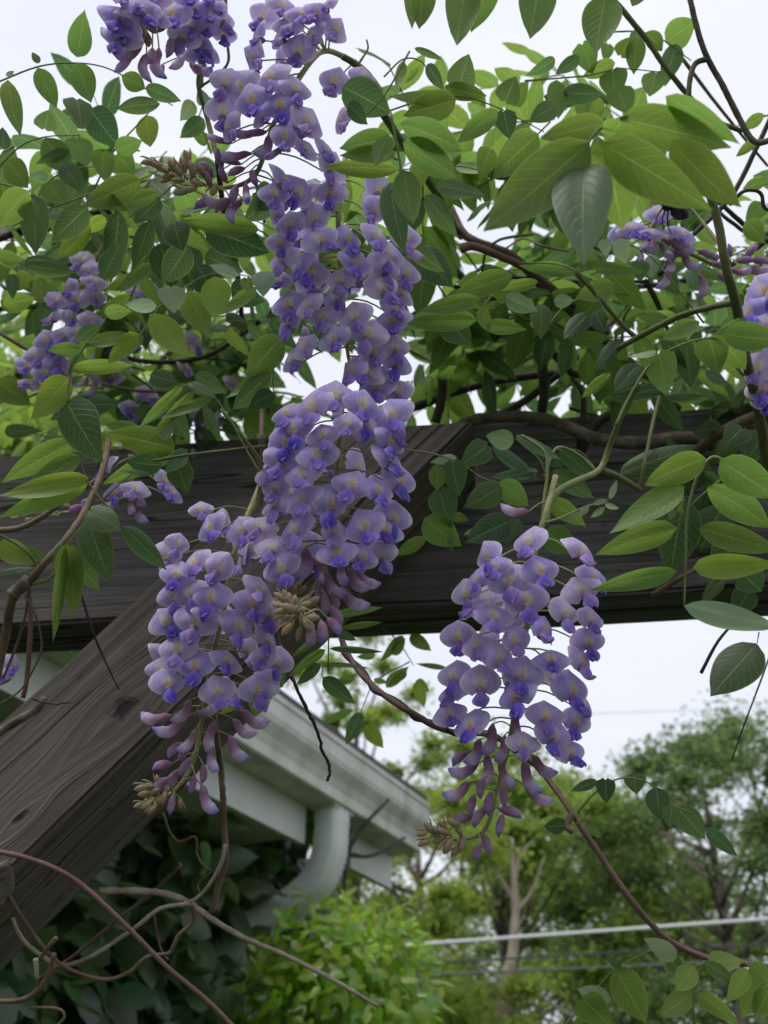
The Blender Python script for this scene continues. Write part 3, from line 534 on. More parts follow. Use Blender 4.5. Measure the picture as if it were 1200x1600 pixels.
# leaves round the end of the main cluster and under the beam
leaf(*G, .56, [(330, 1190), (340, 1260), (338, 1420)],
     [(372, 1145, 597, 1108, 38, 'u'), (402, 1202, 597, 1176, 32, 'u'), (368, 1140, 412, 1192, 44, 't'), (292, 1250, 163, 1347, 32, 'u'), (325, 1305, 152, 1432, 48, 'u'), (345, 1300, 600, 1316, 32, 't'), (335, 1376, 542, 1396, 26, 't'), (380, 1220, 472, 1262, 42, 't'), (300, 1370, 190, 1470, 50, 't')])
leaf(*G2, .58, [(395, -40), (388, 0), (392, 32)], [(392, 32, 582, 186, 98, 'd')], .8)
leaf(*G2, .86, [(900, -60), (700, 60), (615, 230)], [(568, 220, 372, 302, 44, 'u'), (618, 235, 528, 428, 84, 't'), (642, 308, 747, 447, 88, 'y'), (940, 55, 985, 212, 70, 'y'), (882, 0, 768, 92, 54, 'u'), (690, 45, 772, 62, 36, 'y'), (450, 60, 580, 45, 36, 'u')], 1.0)
leaf(*G, .88, [(560, 1180), (660, 1260), (740, 1380)], [(722, 1238, 822, 1312, 62, 'u'), (690, 1240, 578, 1362, 52, 'u'), (610, 1482, 717, 1385, 56, 'u'), (892, 1392, 748, 1370, 26, 't'), (750, 1460, 812, 1502, 60, 'u'), (560, 1330, 470, 1340, 40, 'u'), (460, 1440, 372, 1462, 40, 'u'), (640, 1330, 700, 1250, 50, 'u')], 1.0)
# lateral leaves around the flowers
leaf((0, 0), 1, .60, [(430, 1020), (440, 1050), (420, 1100)], [(430, 1030, 442, 1075, 24, 'u'), (405, 1090, 398, 1120, 30, 'u'), (372, 1090, 345, 1115, 22, 'u')], 1.0)
leaf((0, 0), 1, .52, [(640, 80), (600, 150), (560, 190)], [(535, 135, 612, 178, 56, 't'), (545, 160, 575, 195, 26, 't')], 1.5)
leaf((0, 0), 1, .47, [(622, 250), (600, 240), (560, 225)], [(612, 215, 530, 232, 38, 'u'), (618, 240, 530, 243, 26, 'u'), (622, 265, 505, 260, 24, 'u'), (632, 270, 650, 345, 34, 'u'), (655, 260, 650, 300, 30, 'y')], 1.6)

# ------------------------------------------------------------------ vine foliage behind (uncountable leaves)
def bake_leaves(items, shapes):
    """items: list of (4x4 matrix, tint). Returns arrays for one mesh."""
    Vs, Fs, Us, Ts = [], [], [], []; b = 0
    for mt, c in items:
        V, F, U = random.choice(shapes); m = np.array(mt)
        Vs.append(V @ m[:3, :3].T + m[:3, 3]); Us.append(U); Ts.append(np.tile(np.array(c), (len(V), 1)))
        Fs.extend([tuple(i + b for i in f) for f in F]); b += len(V)
    return np.vstack(Vs), Fs, np.vstack(Us), np.vstack(Ts)
def compound(base, dirv, n, Ll, items, kinds, rach=None, droop=.5):
    """A pinnate leaf in space: n pairs plus the end leaflet."""
    dirv = dirv.normalized(); p = base.copy(); step = Ll * .52; pts = [p.copy()]
    side0 = dirv.cross(Vector((0, 0, 1)))
    if side0.length < .1: side0 = Vector((1, 0, 0))
    side0.normalize(); cur = dirv.copy()
    for i in range(n + 1):
        cur = (cur + Vector((0, 0, -1)) * droop * .16 + Vector((random.gauss(0, .05), random.gauss(0, .05), random.gauss(0, .05)))).normalized()
        p = p + cur * step; pts.append(p.copy()); nrm = side0.cross(cur).normalized()
        if nrm.z < 0: nrm = -nrm
        for s in ((-1, 1) if i < n else (0,)):
            al = (side0 * s * random.uniform(.75, 1.0) + cur * (random.uniform(.35, .75) if s else 1) + Vector((0, 0, -1)) * random.uniform(.0, .75) + Vector((random.gauss(0, .15), random.gauss(0, .15), random.gauss(0, .15)))).normalized()
            L = Ll * random.uniform(.75, 1.15); wd = L * random.uniform(.38, .52)
            nn = (nrm + Vector((random.gauss(0, .35), random.gauss(0, .35), 0))); nn = (nn - al * nn.dot(al)).normalized(); x = al.cross(nn)
            items.append((Matrix(((x.x * wd, al.x * L, nn.x * L, p.x), (x.y * wd, al.y * L, nn.y * L, p.y), (x.z * wd, al.z * L, nn.z * L, p.z), (0, 0, 0, 1))), tint(random.choice(kinds))))
    if rach is not None: rach.tube(spline([tuple(q) for q in pts], 2), [.0010, .0005], 4)
items = []; RA = MB()
def fill(x0, y0, x1, y1, d0, d1, n, kinds, Ll=(.038, .052), pairs=(3, 6)):
    for _ in range(n):
        b = P(random.uniform(x0, x1), random.uniform(y0, y1), random.uniform(d0, d1))
        dv = Vector((random.gauss(0, 1), random.gauss(0, .7), random.gauss(.1, .5)))
        compound(b, dv, random.randint(*pairs), random.uniform(*Ll), items, kinds, RA)
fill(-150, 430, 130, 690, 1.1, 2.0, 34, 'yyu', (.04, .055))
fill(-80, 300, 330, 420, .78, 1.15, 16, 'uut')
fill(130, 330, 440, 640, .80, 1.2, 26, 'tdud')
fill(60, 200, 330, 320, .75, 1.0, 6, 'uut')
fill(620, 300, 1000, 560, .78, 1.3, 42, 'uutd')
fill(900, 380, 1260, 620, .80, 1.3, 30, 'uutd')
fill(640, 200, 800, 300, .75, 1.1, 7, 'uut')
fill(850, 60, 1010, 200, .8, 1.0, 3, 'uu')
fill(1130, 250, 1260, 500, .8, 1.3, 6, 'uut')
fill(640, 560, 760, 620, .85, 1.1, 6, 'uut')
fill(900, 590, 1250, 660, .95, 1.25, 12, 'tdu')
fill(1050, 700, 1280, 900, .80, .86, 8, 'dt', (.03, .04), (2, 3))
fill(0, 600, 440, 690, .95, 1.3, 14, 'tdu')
me = uv_mesh('foliage', *bake_leaves(items, LOWSH)); me.materials.append(LEAFM)
fo = link('foliage', me, None, VINE); tag(fo, kind='stuff')
ra = RA.build('leaf_stalks', GREEN_STALK, VINE); tag(ra, kind='stuff')

# ------------------------------------------------------------------ flowers
def rgb(r, g, b): return np.array([((c / 255) / 12.92 if c / 255 <= .04045 else (((c / 255) + .055) / 1.055) ** 2.4) for c in (r, g, b)])
LAV, LAVE, VIO, VIOD, EYE, CREAM, MAUVE, PINK, BEIGE, GRN = rgb(198, 180, 242), rgb(240, 232, 250), rgb(126, 102, 210), rgb(98, 78, 170), rgb(230, 216, 120), rgb(236, 228, 214), rgb(184, 146, 172), rgb(206, 166, 182), rgb(196, 180, 148), rgb(150, 156, 96)
class FM:
    def __init__(s): s.v = []; s.f = []; s.c = []
    def grid(s, fn, nu, nv):
        b = len(s.v)
        for i in range(nv + 1):
            for j in range(nu + 1):
                p, c = fn(2 * j / nu - 1, i / nv); s.v.append(p); s.c.append(np.clip(c, 0, 1))
        for i in range(nv):
            for j in range(nu):
                q = b + i * (nu + 1) + j; s.f.append((q, q + 1, q + nu + 2, q + nu + 1))
    def pod(s, pts, rad, cols, n=8, flat=.8):
        pts = spline(pts, 4); m = len(pts); b = len(s.v); t = np.linspace(0, 1, m)
        rr = np.interp(t, np.linspace(0, 1, len(rad)), rad); cc = np.array(cols)
        T = np.gradient(pts, axis=0); T /= np.linalg.norm(T, axis=1)[:, None]
        for i in range(m):
            a = np.array([1.0, 0, 0]); bb = np.cross(T[i], a); bb /= np.linalg.norm(bb)
            c = np.array([np.interp(t[i], np.linspace(0, 1, len(cc)), cc[:, k]) for k in range(3)])
            for j in range(n):
                g = 2 * math.pi * j / n; s.v.append(pts[i] + rr[i] * (flat * math.cos(g) * a + math.sin(g) * bb)); s.c.append(np.clip(c * random.uniform(.92, 1.06), 0, 1))
        for i in range(m - 1):
            for j in range(n): s.f.append((b + i * n + j, b + i * n + (j + 1) % n, b + (i + 1) * n + (j + 1) % n, b + (i + 1) * n + j))
        s.f.append(tuple(b + j for j in range(n))[::-1]); s.f.append(tuple(b + (m - 1) * n + j for j in range(n)))
    def mesh(s, name):
        me = mesh(name, np.array(s.v) * .01, s.f)
        at = me.color_attributes.new('tint', 'FLOAT_COLOR', 'POINT'); at.data.foreach_set('color', np.hstack([np.array(s.c), np.ones((len(s.c), 1))]).astype(np.float32).ravel())
        me.materials.append(PETAL); return me
def flower_mesh(seed, openness=1.0):
    """Pea flower in centimetres: +Y faces out, +Z is up, origin where the stalk meets the calyx."""
    r = random.Random(seed); f = FM(); ro = openness
    wid, hgt = r.uniform(1.04, 1.18) * (.55 + .45 * ro), r.uniform(1.18, 1.42)
    back, side, asym, apex, crease = r.uniform(.55, .95) * ro, r.uniform(.22, .48) + (1 - ro) * .8, r.uniform(-.14, .14), r.uniform(.02, .14), r.uniform(.05, .14)
    w1, w2, ph, curl = r.uniform(.04, .11), r.uniform(.03, .08), r.uniform(0, 6), r.uniform(-.15, .30)
    fade = r.uniform(0, .4)
    def banner(s, t):
        hw = wid * (math.sin(math.pi * (.06 + .925 * t) ** .95) ** .58)
        x = hw * s + asym * t * .3
        z = -.05 + hgt * (t - (.05 + .05 * ro) * s * s * t) + 0 - .20 * s * s * (1 - t)
        y = .42 + .50 * t * (1 - t) * 1.2 - back * t * t * .9 - side * s * s * (.35 + .65 * t) + crease * math.exp(-(s / .14) ** 2) * (1 - .3 * t) * -1
        y += (w1 * math.sin(5 * s + ph) + w2 * math.sin(8 * t + ph * 2 + 3 * s)) * (abs(s) * .8 + .2) + curl * max(0, t - .75) * 1.1
        c = LAV * (1 - .12 * math.sin(6 * s + ph) * math.cos(3 * t))
        e = max(0, (abs(s) - .62) / .38) ** 2 * 1.0 + max(0, (t - .75) / .25) ** 2 * .8; c = c * (1 - min(1, e)) + LAVE * min(1, e)
        c = c * (1 - fade * .5) + CREAM * fade * .5
        pv = math.exp(-((abs(s) - .30) / .12) ** 2) * max(0, .55 - t) * 1.2; c = c * (1 - pv) + VIO * pv
        ey = 1 if (.10 < t < .60 and abs(s) < (.24 * (1 - t / .62) + .03)) else 0
        hal = math.exp(-(s / .26) ** 2) * math.exp(-((t - .32) / .28) ** 2) * .8
        c = c * (1 - hal) + CREAM * hal
        if ey: c = .25 * c + .75 * EYE
        return np.array([x, y, z]), c
    f.grid(banner, 16, 12)
    ky, kz, sp, ln = r.uniform(.85, 1.05), r.uniform(-.60, -.35), r.uniform(.36, .52), r.uniform(1.02, 1.2)
    wd_ = r.uniform(0, .5)
    def wings(s, t):
        g = math.sin(math.pi * (.10 + .86 * t ** .85)) ** .8
        x = s * (sp * g + .03); drop = abs(s) ** 1.35 * (.36 * g + .05)
        y = .50 + ky * ln * (t - .25 * t * t) * (1 - .16 * abs(s)) - .10 * drop
        z = .08 + (kz - .22) * t ** 1.5 + .12 * math.sin(math.pi * t) - drop + .06 * math.sin(4 * t + ph) * s
        k = min(1, .15 + 1.0 * t); c = (LAV * .75 + VIO * .25) * (1 - k) + VIO * k
        k2 = math.exp(-(s / .22) ** 2) * (.35 + .5 * wd_); c = c * (1 - k2) + VIOD * k2
        e = max(0, (abs(s) - .62) / .38) ** 1.5 * .65; c = c * (1 - e) + LAV * e
        return np.array([x, y, z]), c
    f.grid(wings, 10, 8)
    def keel(s, t):                                              # boat under the wings
        g = math.sin(math.pi * min(1, .15 + .8 * t)) ** .6
        x = s * .22 * g; y = .46 + .92 * ky * t + .06 * t * t; z = -.04 + kz * t * .9 - .34 * g * (1 - s * s) - .10 + .12 * t ** 3
        c = CREAM * (1 - t) * .5 + LAVE * (.5 * (1 - t)) + (PINK * .4 + VIO * .6) * t
        return np.array([x, y, z]), c
    f.grid(keel, 6, 6)
    f.pod([(0, -.02, .0), (0, .18, .02), (0, .40, .0), (0, .55, -.04)], [.07, .23, .29, .27], [GRN * .8 + MAUVE * .2, MAUVE, MAUVE * .9, PINK], 9)
    return f.mesh('flower')
def bud_mesh(seed, stage):
    """+Y along the bud. stage 0: big purple bud about to open, 1: mid bud, 2: tight beige bud."""
    r = random.Random(seed); f = FM(); b = r.uniform(.18, .42)
    if stage == 0:
        f.pod([(0, 0, 0), (0, .28, .02), (0, .66, -.03), (0, 1.00, .03), (0, 1.24, .18 + b * .3), (0, 1.42, .34 + b)], [.06, .22, .25, .29, .27, .05], [GRN * .5 + MAUVE * .5, MAUVE * .85, MAUVE, PINK * .4 + LAVE * .6, LAVE * .7 + LAV * .3, LAV * .5 + VIO * .5], 9, .72)
    elif stage == 1:
        f.pod([(0, 0, 0), (0, .2, .02), (0, .45, .04), (0, .75, 0), (0, 1.02, -b * .6)], [.05, .18, .24, .22, .03], [GRN * .6 + MAUVE * .4, MAUVE * .8, MAUVE * .9, MAUVE * .55 + LAV * .45, LAV * .6 + VIO * .35], 8, .8)
    else:
        f.pod([(0, 0, 0), (0, .14, .01), (0, .36, .03), (0, .58, .02), (0, .76, 0)], [.05, .14, .19, .16, .03], [GRN * .9, BEIGE * .8 + GRN * .2, BEIGE * .9, BEIGE * .75 + MAUVE * .2, BEIGE * .8 + MAUVE * .15], 7, .9)
        if r.random() < .6:                                       # papery bract
            f.pod([(.05, .0, .10), (.08, .30, .22), (.06, .62, .34), (.02, .80, .30)], [.03, .07, .05, .01], [BEIGE * .9, BEIGE, BEIGE * 1.05, BEIGE], 5, .35)
    return f.mesh('bud')
FLOW = [flower_mesh(100 + i, o) for i, o in enumerate([1, 1, 1, 1, .95, .9, .85, .6, .5])]
BUDS = [[bud_mesh(200 + 10 * s + i, s) for i in range(4)] for s in range(3)]

def orient(fwd, up):
    fwd = fwd.normalized(); x = fwd.cross(up)
    x = x.normalized() if x.length > 1e-4 else Vector((1, 0, 0)); z = x.cross(fwd)
    return Matrix((x, fwd, z)).transposed()
def cluster(off, sc, d, axis, Rpx, flowers, buds=(), small=(), size=1.0, extra=0, label=None, axr=5.0, camb=.55, droopbud=1.0, mass=False):
    q = lambda x, y: (off[0] + sc * x, off[1] + sc * y)
    ax2 = [(*q(a[0], a[1]), d + (a[2] if len(a) > 2 else 0)) for a in axis]
    fine = spline(ax2, 8); pts3 = [P(*a) for a in fine]
    st = MB(); st.tube([tuple(p) for p in pts3], [M(axr, d), M(axr * .85, d), M(axr * .45, d)], 8, wob=.12)
    objs = []; Rm = M(Rpx, d)
    def nearest(px, py, up):
        k = np.argmin((fine[:, 0] - px) ** 2 * .35 + (fine[:, 1] - (py - up)) ** 2); return k
    def pedicel(a, b, r=1.5, sag=.12):
        m = a.lerp(b, .5) + Vector((0, 0, 1)) * (a - b).length * sag
        st.tube(spline([tuple(a), tuple(m), tuple(b)], 3), [M(r, d), M(r * .8, d)], 5)
    def put(me, name, loc, rot, s):
        mt = rot.to_4x4(); mt = Matrix.Translation(loc) @ mt @ Matrix.Diagonal((s, s, s, 1)); objs.append((name, me, mt))
    def floret(px, py, dep=None, sc2=1.0):
        k = nearest(px, py, 8); a = pts3[k]; da = fine[k, 2]
        lat = M(px - fine[k, 0], da); fr = -math.sqrt(max(Rm * Rm - lat * lat, (.28 * Rm) ** 2)) if dep is None else dep
        c = P(px, py, da + fr * random.uniform(.75, 1.05)); outw = c - a; outw.z *= .25
        v = (CAM - c).normalized()
        fw = outw.normalized() * (1 - camb) + v * camb + Vector((random.gauss(0, .26), random.gauss(0, .08), random.gauss(-.02, .16)))
        up = Vector((random.gauss(0, .24), random.gauss(0, .1), 1)); rot = orient(fw, up)
        s = size * random.uniform(.92, 1.08) * sc2
        loc = c - rot @ Vector((0, .004, .006)) * s
        put(random.choice(FLOW if random.random() < .5 else FLOW[:6]), 'flower', loc, rot, s)
        pedicel(a, loc)
    for e in flowers: floret(*q(e[0], e[1]), None, e[2] if len(e) > 2 else 1.0)
    n0 = len(fine)
    for _ in range(extra):                                        # florets on the far side
        k = random.randint(int(n0 * .18), int(n0 * .62)); floret(fine[k, 0] + random.uniform(-.8, .8) * Rpx, fine[k, 1] + random.uniform(0, 30), random.uniform(.2, .9) * Rm)
    def bud(px, py, stage, ang=None, sc2=1.0):
        k = nearest(px, py, 22 if stage < 2 else 5); a = pts3[k]; da = fine[k, 2]
        lat = px - fine[k, 0]; fr = -math.sqrt(max((.6 * Rm) ** 2 - M(lat, da) ** 2, 0))
        c = P(px, py, da + fr * random.uniform(.5, 1)); o = c - a
        ln = [.016, .010, .0075][stage] * size * sc2
        if ang is None: fw = Vector((o.x * 14 * 1.0, o.y * 10, -droopbud)) if stage < 2 else o.normalized() + Vector((0, 0, -.35 * droopbud))
        else: fw = CR * math.cos(R(ang)) + CU * math.sin(R(ang)) - CF * .25
        fw = fw.normalized() + Vector((random.gauss(0, .12), random.gauss(0, .12), random.gauss(0, .08)))
        up = (o + Vector((0, 0, .02))).normalized() + Vector((0, 0, .3)); rot = orient(fw, up)
        loc = c - fw.normalized() * ln * .5; put(random.choice(BUDS[stage]), 'bud', loc, rot, size * random.uniform(1.0, 1.25) * sc2 * (.82 if stage == 2 else 1)); pedicel(a, loc, 1.3)
    for e in buds: bud(*q(e[0], e[1]), e[2] if len(e) > 2 else 0, e[3] if len(e) > 3 else None)
    for e in small: bud(*q(e[0], e[1]), 2, e[2] if len(e) > 2 else None, e[3] if len(e) > 3 else 1.0)
    cl = st.build('flower_cluster', PED, VINE)
    if label: cl['label'] = label
    for nm, me, mt in objs:
        o = link(nm, me, None, cl); o.matrix_world = mt
    return cl
z3, z2, z1, z4, z5, zD = ((210, 770), .325), ((400, 600), .2562), ((400, 280), .2187), ((640, 780), .3563), ((170, 0), .3583), ((900, 280), .25)
cluster(*z3, .555, [(620, -60, .03), (590, 0, .02), (490, 260), (430, 560), (380, 760), (330, 1060, -.004), (280, 1300, -.01), (180, 1440, -.015), (50, 1480, -.02)], 105,
    [(318, 65, .7), (355, 150), (505, 165, .9), (150, 285, .85), (210, 235, .7), (280, 320), (420, 345), (205, 370), (370, 480), (260, 460), (180, 480), (140, 600), (300, 600), (345, 550, .8), (570, 505), (510, 620), (615, 440), (655, 560, .9), (205, 730), (290, 810), (120, 825), (160, 895), (455, 785, .9), (395, 935), (620, 765), (590, 930), (660, 690), (650, 905), (690, 800, .9)],
    [(110, 1085, 0, 190), (190, 1130, 0, 225), (240, 1060, 0, 250), (350, 1055, 0, 20), (365, 1160, 0, 250), (515, 1140, 0, 310), (560, 1090, 0, 320), (480, 1230, 0, 300), (265, 1200, 0, 250), (200, 1230, 1, 225), (250, 1310, 1, 240), (370, 1280, 0, 270), (140, 1310, 1, 200), (190, 1370, 1, 240), (280, 1400, 1, 265), (330, 1350, 1, 280), (340, 1470, 0, 290), (180, 1490, 1, 250), (240, 1250, 1, 240), (130, 1400, 1, 220)],
    [(110, 1375, 100), (60, 1410, 170), (30, 1420, 190), (90, 1440, 200), (20, 1505, 190), (60, 1500, 220), (110, 1490, 240), (80, 1530, 235), (150, 1440, 240), (220, 1500, 280), (50, 1450, 180), (140, 1470, 250)], extra=9, label='violet flower cluster hanging against the diagonal brace, beige buds at its tip', camb=.62)
cluster(*z1, .575, [(640, -150, .04), (600, 0, .02), (590, 300), (600, 550), (620, 850), (650, 1200), (690, 1420, .01)], 100,
    [(230, 290), (410, 250), (445, 400), (660, 390), (180, 540), (290, 590), (400, 620), (600, 690, .8), (730, 560), (870, 200), (960, 520), (940, 600), (900, 740), (1060, 790), (1000, 890), (970, 980), (220, 860), (360, 870), (480, 950), (700, 950), (540, 1110), (810, 1070), (840, 1200), (1000, 1170), (690, 1340), (250, 1260), (330, 1180, .8), (960, 1400), (1010, 1490), (170, 430, .8), (150, 90), (320, 80), (530, 60), (900, 50), (1080, 390), (170, 700, .8), (210, 1000), (880, 380), (1080, 640), (820, 1330), (860, 1460), (1020, 1290), (120, 240, .8), (560, 830, .7)],
    [(540, 120, 0, 265), (340, 1140, 0, 60), (860, 440, 0, 270), (1080, 500, 0, 300)], extra=10, label='broad pale lavender flower cluster above the longest cluster', camb=.62)
cluster(*z2, .53, [(560, -120, .03), (530, 80, .01), (510, 280), (490, 600), (450, 900), (430, 1100), (340, 1260, -.01), (250, 1360, -.045)], 108,
    [(480, 40, 1.15), (660, 100, 1.1), (330, 110, 1.1), (180, 150), (820, 160, 1.05), (890, 225, 1.05), (840, 320), (820, 430), (220, 250), (190, 330), (400, 290, .9), (370, 400, 1.05), (120, 330, .9), (110, 420, .9), (170, 440), (280, 520, 1.05), (110, 600), (590, 580, 1.1), (750, 620), (890, 560), (110, 710), (270, 670, 1.1), (460, 700, 1.1), (220, 860, 1.12), (100, 970), (30, 840, .9), (650, 840, 1.05), (800, 860), (850, 790), (490, 880, .8), (490, 1000), (140, 1100), (660, 1030, .9), (760, 1020, .9), (560, 220, .8), (710, 240, .8), (60, 520, .9)],
    [(310, 1080, 0, 270), (400, 1150, 0, 280), (520, 1150, 0, 275), (600, 1200, 0, 300), (650, 1190, 0, 315), (385, 1255, 1, 270), (450, 1220, 0, 290), (480, 1320, 1, 290), (570, 1310, 0, 320), (420, 1330, 1, 280), (500, 150, 0, 270), (620, 290, 0, 275), (480, 1400, 1, 300), (400, 1500, 1, 280), (330, 1520, 1, 265), (470, 1470, 1, 310)],
    [(180, 1290, 120, 1.1), (230, 1260, 80, 1.1), (290, 1250, 50), (140, 1300, 150, 1.1), (210, 1310, 110, 1.2), (350, 1330, 40, 1.3), (300, 1350, 30, 1.2), (160, 1390, 190, 1.1), (200, 1370, 150, 1.2), (280, 1380, 15, 1.1), (340, 1430, 10, 1.3), (180, 1450, 205, 1.2), (190, 1500, 225, 1.2), (260, 1530, 262, 1.2), (240, 1330, 90, 1.1), (250, 1400, 270), (310, 1470, 300, 1.2), (220, 1440, 230), (130, 1350, 175)],
    extra=8, label='longest violet flower cluster, a beige star of buds at its lower end', camb=.62)
cluster(*z4, .535, [(640, -100, .03), (600, 50, .01), (545, 250), (520, 520), (490, 680), (450, 1000), (390, 1250, -.005), (330, 1450, -.01), (220, 1490, -.015), (110, 1480, -.02)], 112,
    [(520, 165), (760, 200), (330, 235, .95), (370, 280, .95), (430, 335), (570, 295), (290, 340, .7), (745, 375), (810, 320, .9), (510, 420, 1.05), (270, 460), (370, 490), (690, 480), (800, 510, .95), (210, 590, .95), (290, 620), (460, 600), (600, 555), (620, 680, 1.05), (390, 670), (785, 610, .9), (760, 690), (190, 755), (310, 790, 1.1), (500, 750, 1.08), (455, 840, 1.08), (720, 815, 1.05), (600, 930), (170, 925, .95), (260, 970), (500, 1050, .85), (640, 1020, 1.05), (740, 955, .9), (700, 1090, .9), (240, 400, .85), (180, 830, .85), (770, 880, .9)],
    [(360, 1050, 0, 262), (410, 1100, 0, 262), (250, 1190, 0, 215), (225, 1130, 1, 200), (345, 1185, 0, 258), (415, 1210, 0, 272), (315, 1265, 1, 255), (220, 1285, 0, 220), (350, 1325, 1, 265), (410, 1290, 1, 275), (575, 1175, 0, 310), (515, 1215, 0, 285), (555, 1305, 0, 320), (275, 1335, 1, 255), (430, 1370, 1, 350), (310, 1385, 1, 240), (400, 1420, 1, 265), (240, 1400, 1, 190), (295, 1110, 0, 250), (470, 1000, 0, 270), (300, 1540, 1, 250), (330, 1500, 1, 290), (465, 55, 0, 178)],
    [(190, 1420, 160, 1.2), (150, 1460, 150), (120, 1500, 190), (170, 1520, 230, 1.2), (210, 1450, 120, 1.1), (80, 1440, 140), (50, 1470, 180), (60, 1510, 200), (110, 1450, 120), (230, 1520, 250, 1.2), (140, 1430, 130), (200, 1550, 230)], extra=5, label='darker violet flower cluster hanging below the beam against the open sky', camb=.60)
cluster(*z5, .56, [(1190, 400, .05), (1120, 310, .045), (1040, 255, .03), (930, 225, .02), (830, 340, .0), (720, 540), (640, 760), (500, 820), (350, 780, -.005), (200, 710, -.01)], 85,
    [(680, 55), (640, 150), (840, 40), (920, 45, .85), (1000, 110, .95), (740, 140), (830, 200, 1.05), (610, 240, 1.05), (700, 310, 1.1), (820, 365, .95), (510, 340), (570, 365, 1.05), (620, 415, 1.1), (745, 435, 1.12), (500, 470), (510, 540, .95), (770, 575, .9), (880, 510, 1.08), (1000, 510, .95), (990, 340), (1110, 320, .8), (960, 640), (990, 720, 1.05), (870, 640, .8), (780, 770), (840, 820), (720, 830, .8), (780, 90, .9), (880, 140, .85), (940, 10, .8), (760, 10, .9), (660, 500, .7), (1060, 460, .7)],
    [(600, 585, 0, 195), (480, 610, 0, 170), (560, 680, 0, 200), (520, 700, 0, 160), (485, 700, 1, 100), (500, 765, 1, 120), (430, 780, 1, 110), (560, 745, 1, 200), (630, 770, 1, 290), (720, 670, 0, 230), (550, 840, 1, 265), (540, 910, 0, 235), (600, 850, 0, 265), (480, 885, 0, 190), (420, 885, 1, 200), (430, 740, 1, 115), (690, 640, 0, 250), (650, 580, 1, 190), (500, 900, 1, 210)],
    [(340, 690, 110, 1.2), (400, 740, 110, 1.3), (320, 720, 100, 1.2), (290, 740, 150, 1.2), (300, 790, 180), (260, 770, 190), (230, 740, 170), (310, 840, 195, 1.3), (350, 830, 200, 1.2), (380, 800, 160), (270, 720, 120), (200, 720, 160), (360, 740, 100, 1.2), (460, 830, 250, 1.2), (170, 710, 190), (240, 790, 200)], extra=3, label='upright-arching flower cluster with a long beige bud tip above the leaves', camb=.55)
cluster(*z5, .60, [(400, 380, .03), (400, 250, .02), (360, 120, .0), (250, 110, -.04), (150, 110, -.08)], 80,
    [(60, 60), (270, 30, 1.1), (370, 15), (430, 85), (350, 95, 1.05), (430, 30), (500, 60), (440, 200, 1.05), (385, 205), (330, 140), (505, 130, .9), (60, 140), (480, 5), (150, 20), (40, 100, .9), (110, 10), (220, 60, .8), (330, -40), (450, -50), (200, -40), (90, -30), (400, 150)],
    [(290, 185, 1, 240), (310, 260, 0, 270), (380, 300, 0, 310), (410, 310, 0, 320), (205, 270, 0, 265), (150, 285, 0, 250), (230, 305, 1, 270), (100, 225, 0, 215), (50, 170, 0, 190), (80, 260, 0, 230), (110, 180, 0, 200), (185, 240, 1, 265), (265, 200, 1, 280), (240, 110, 1, 20)],
    [(110, 60, 120, 1.4), (140, 50, 100, 1.4), (180, 45, 70, 1.4), (205, 85, 30, 1.4), (90, 100, 170, 1.3), (100, 130, 190, 1.4), (190, 130, 330, 1.3), (150, 160, 270, 1.3), (170, 180, 280, 1.4), (130, 90, 140), (160, 90, 60), (145, 130, 240), (75, 80, 150, 1.3)], label='flower cluster against bare sky at the very top, seen from its tip', camb=.5)
z6 = ((0, 380), .3667)
cluster(*z6, .82, [(460, -20), (420, 60), (370, 200), (300, 330), (220, 460), (150, 600)], 62,
    [(370, 100), (405, 150), (405, 210), (290, 180), (330, 230), (240, 230), (390, 305), (300, 300), (220, 300), (330, 365), (270, 380), (190, 400), (150, 460), (240, 500), (190, 540), (120, 510), (130, 585), (280, 540), (350, 60), (250, 440)], [(430, 90, 0, 60)], label='plump violet flower cluster among bright leaves above the beam', camb=.5)
cluster(*z6, .88, [(640, 120), (560, 280), (500, 420), (440, 620)], 58, [(590, 190), (640, 170), (500, 330), (560, 310), (480, 420), (540, 500), (480, 560), (560, 420), (430, 480)],
    [(360, 590), (400, 610), (430, 570), (300, 600), (280, 690), (255, 650)], label='shaded flower cluster half hidden behind bright young leaves', camb=.5)
cluster(*z6, .98, [(700, 480), (640, 600), (600, 700), (580, 820)], 55, [(560, 700), (620, 620), (660, 650), (600, 740), (545, 680), (690, 700), (850, 730), (920, 750), (870, 790), (810, 390), (850, 430), (1080, 390), (800, 520), (1000, 590), (860, 900)], [(620, 800, 1), (560, 770)], label='shaded pale flower cluster low above the beam', camb=.5)
cluster(*z6, .70, [(560, 900), (560, 1000), (540, 1080), (400, 1130), (260, 1150)], 52, [(580, 1030), (740, 1050, .9), (710, 1000, .9), (440, 940, .9), (480, 1050, .8)],
    [(560, 1120), (480, 1110), (500, 1060), (590, 1150), (380, 1100, 1, 200), (330, 1130, 1, 200), (430, 1130, 1, 230), (600, 1090)], [(280, 1120, 170), (220, 1160, 180), (160, 1150, 185), (120, 1180, 190), (60, 1170, 180)], label='small fading flower cluster with pale buds in front of the beam', camb=.5)
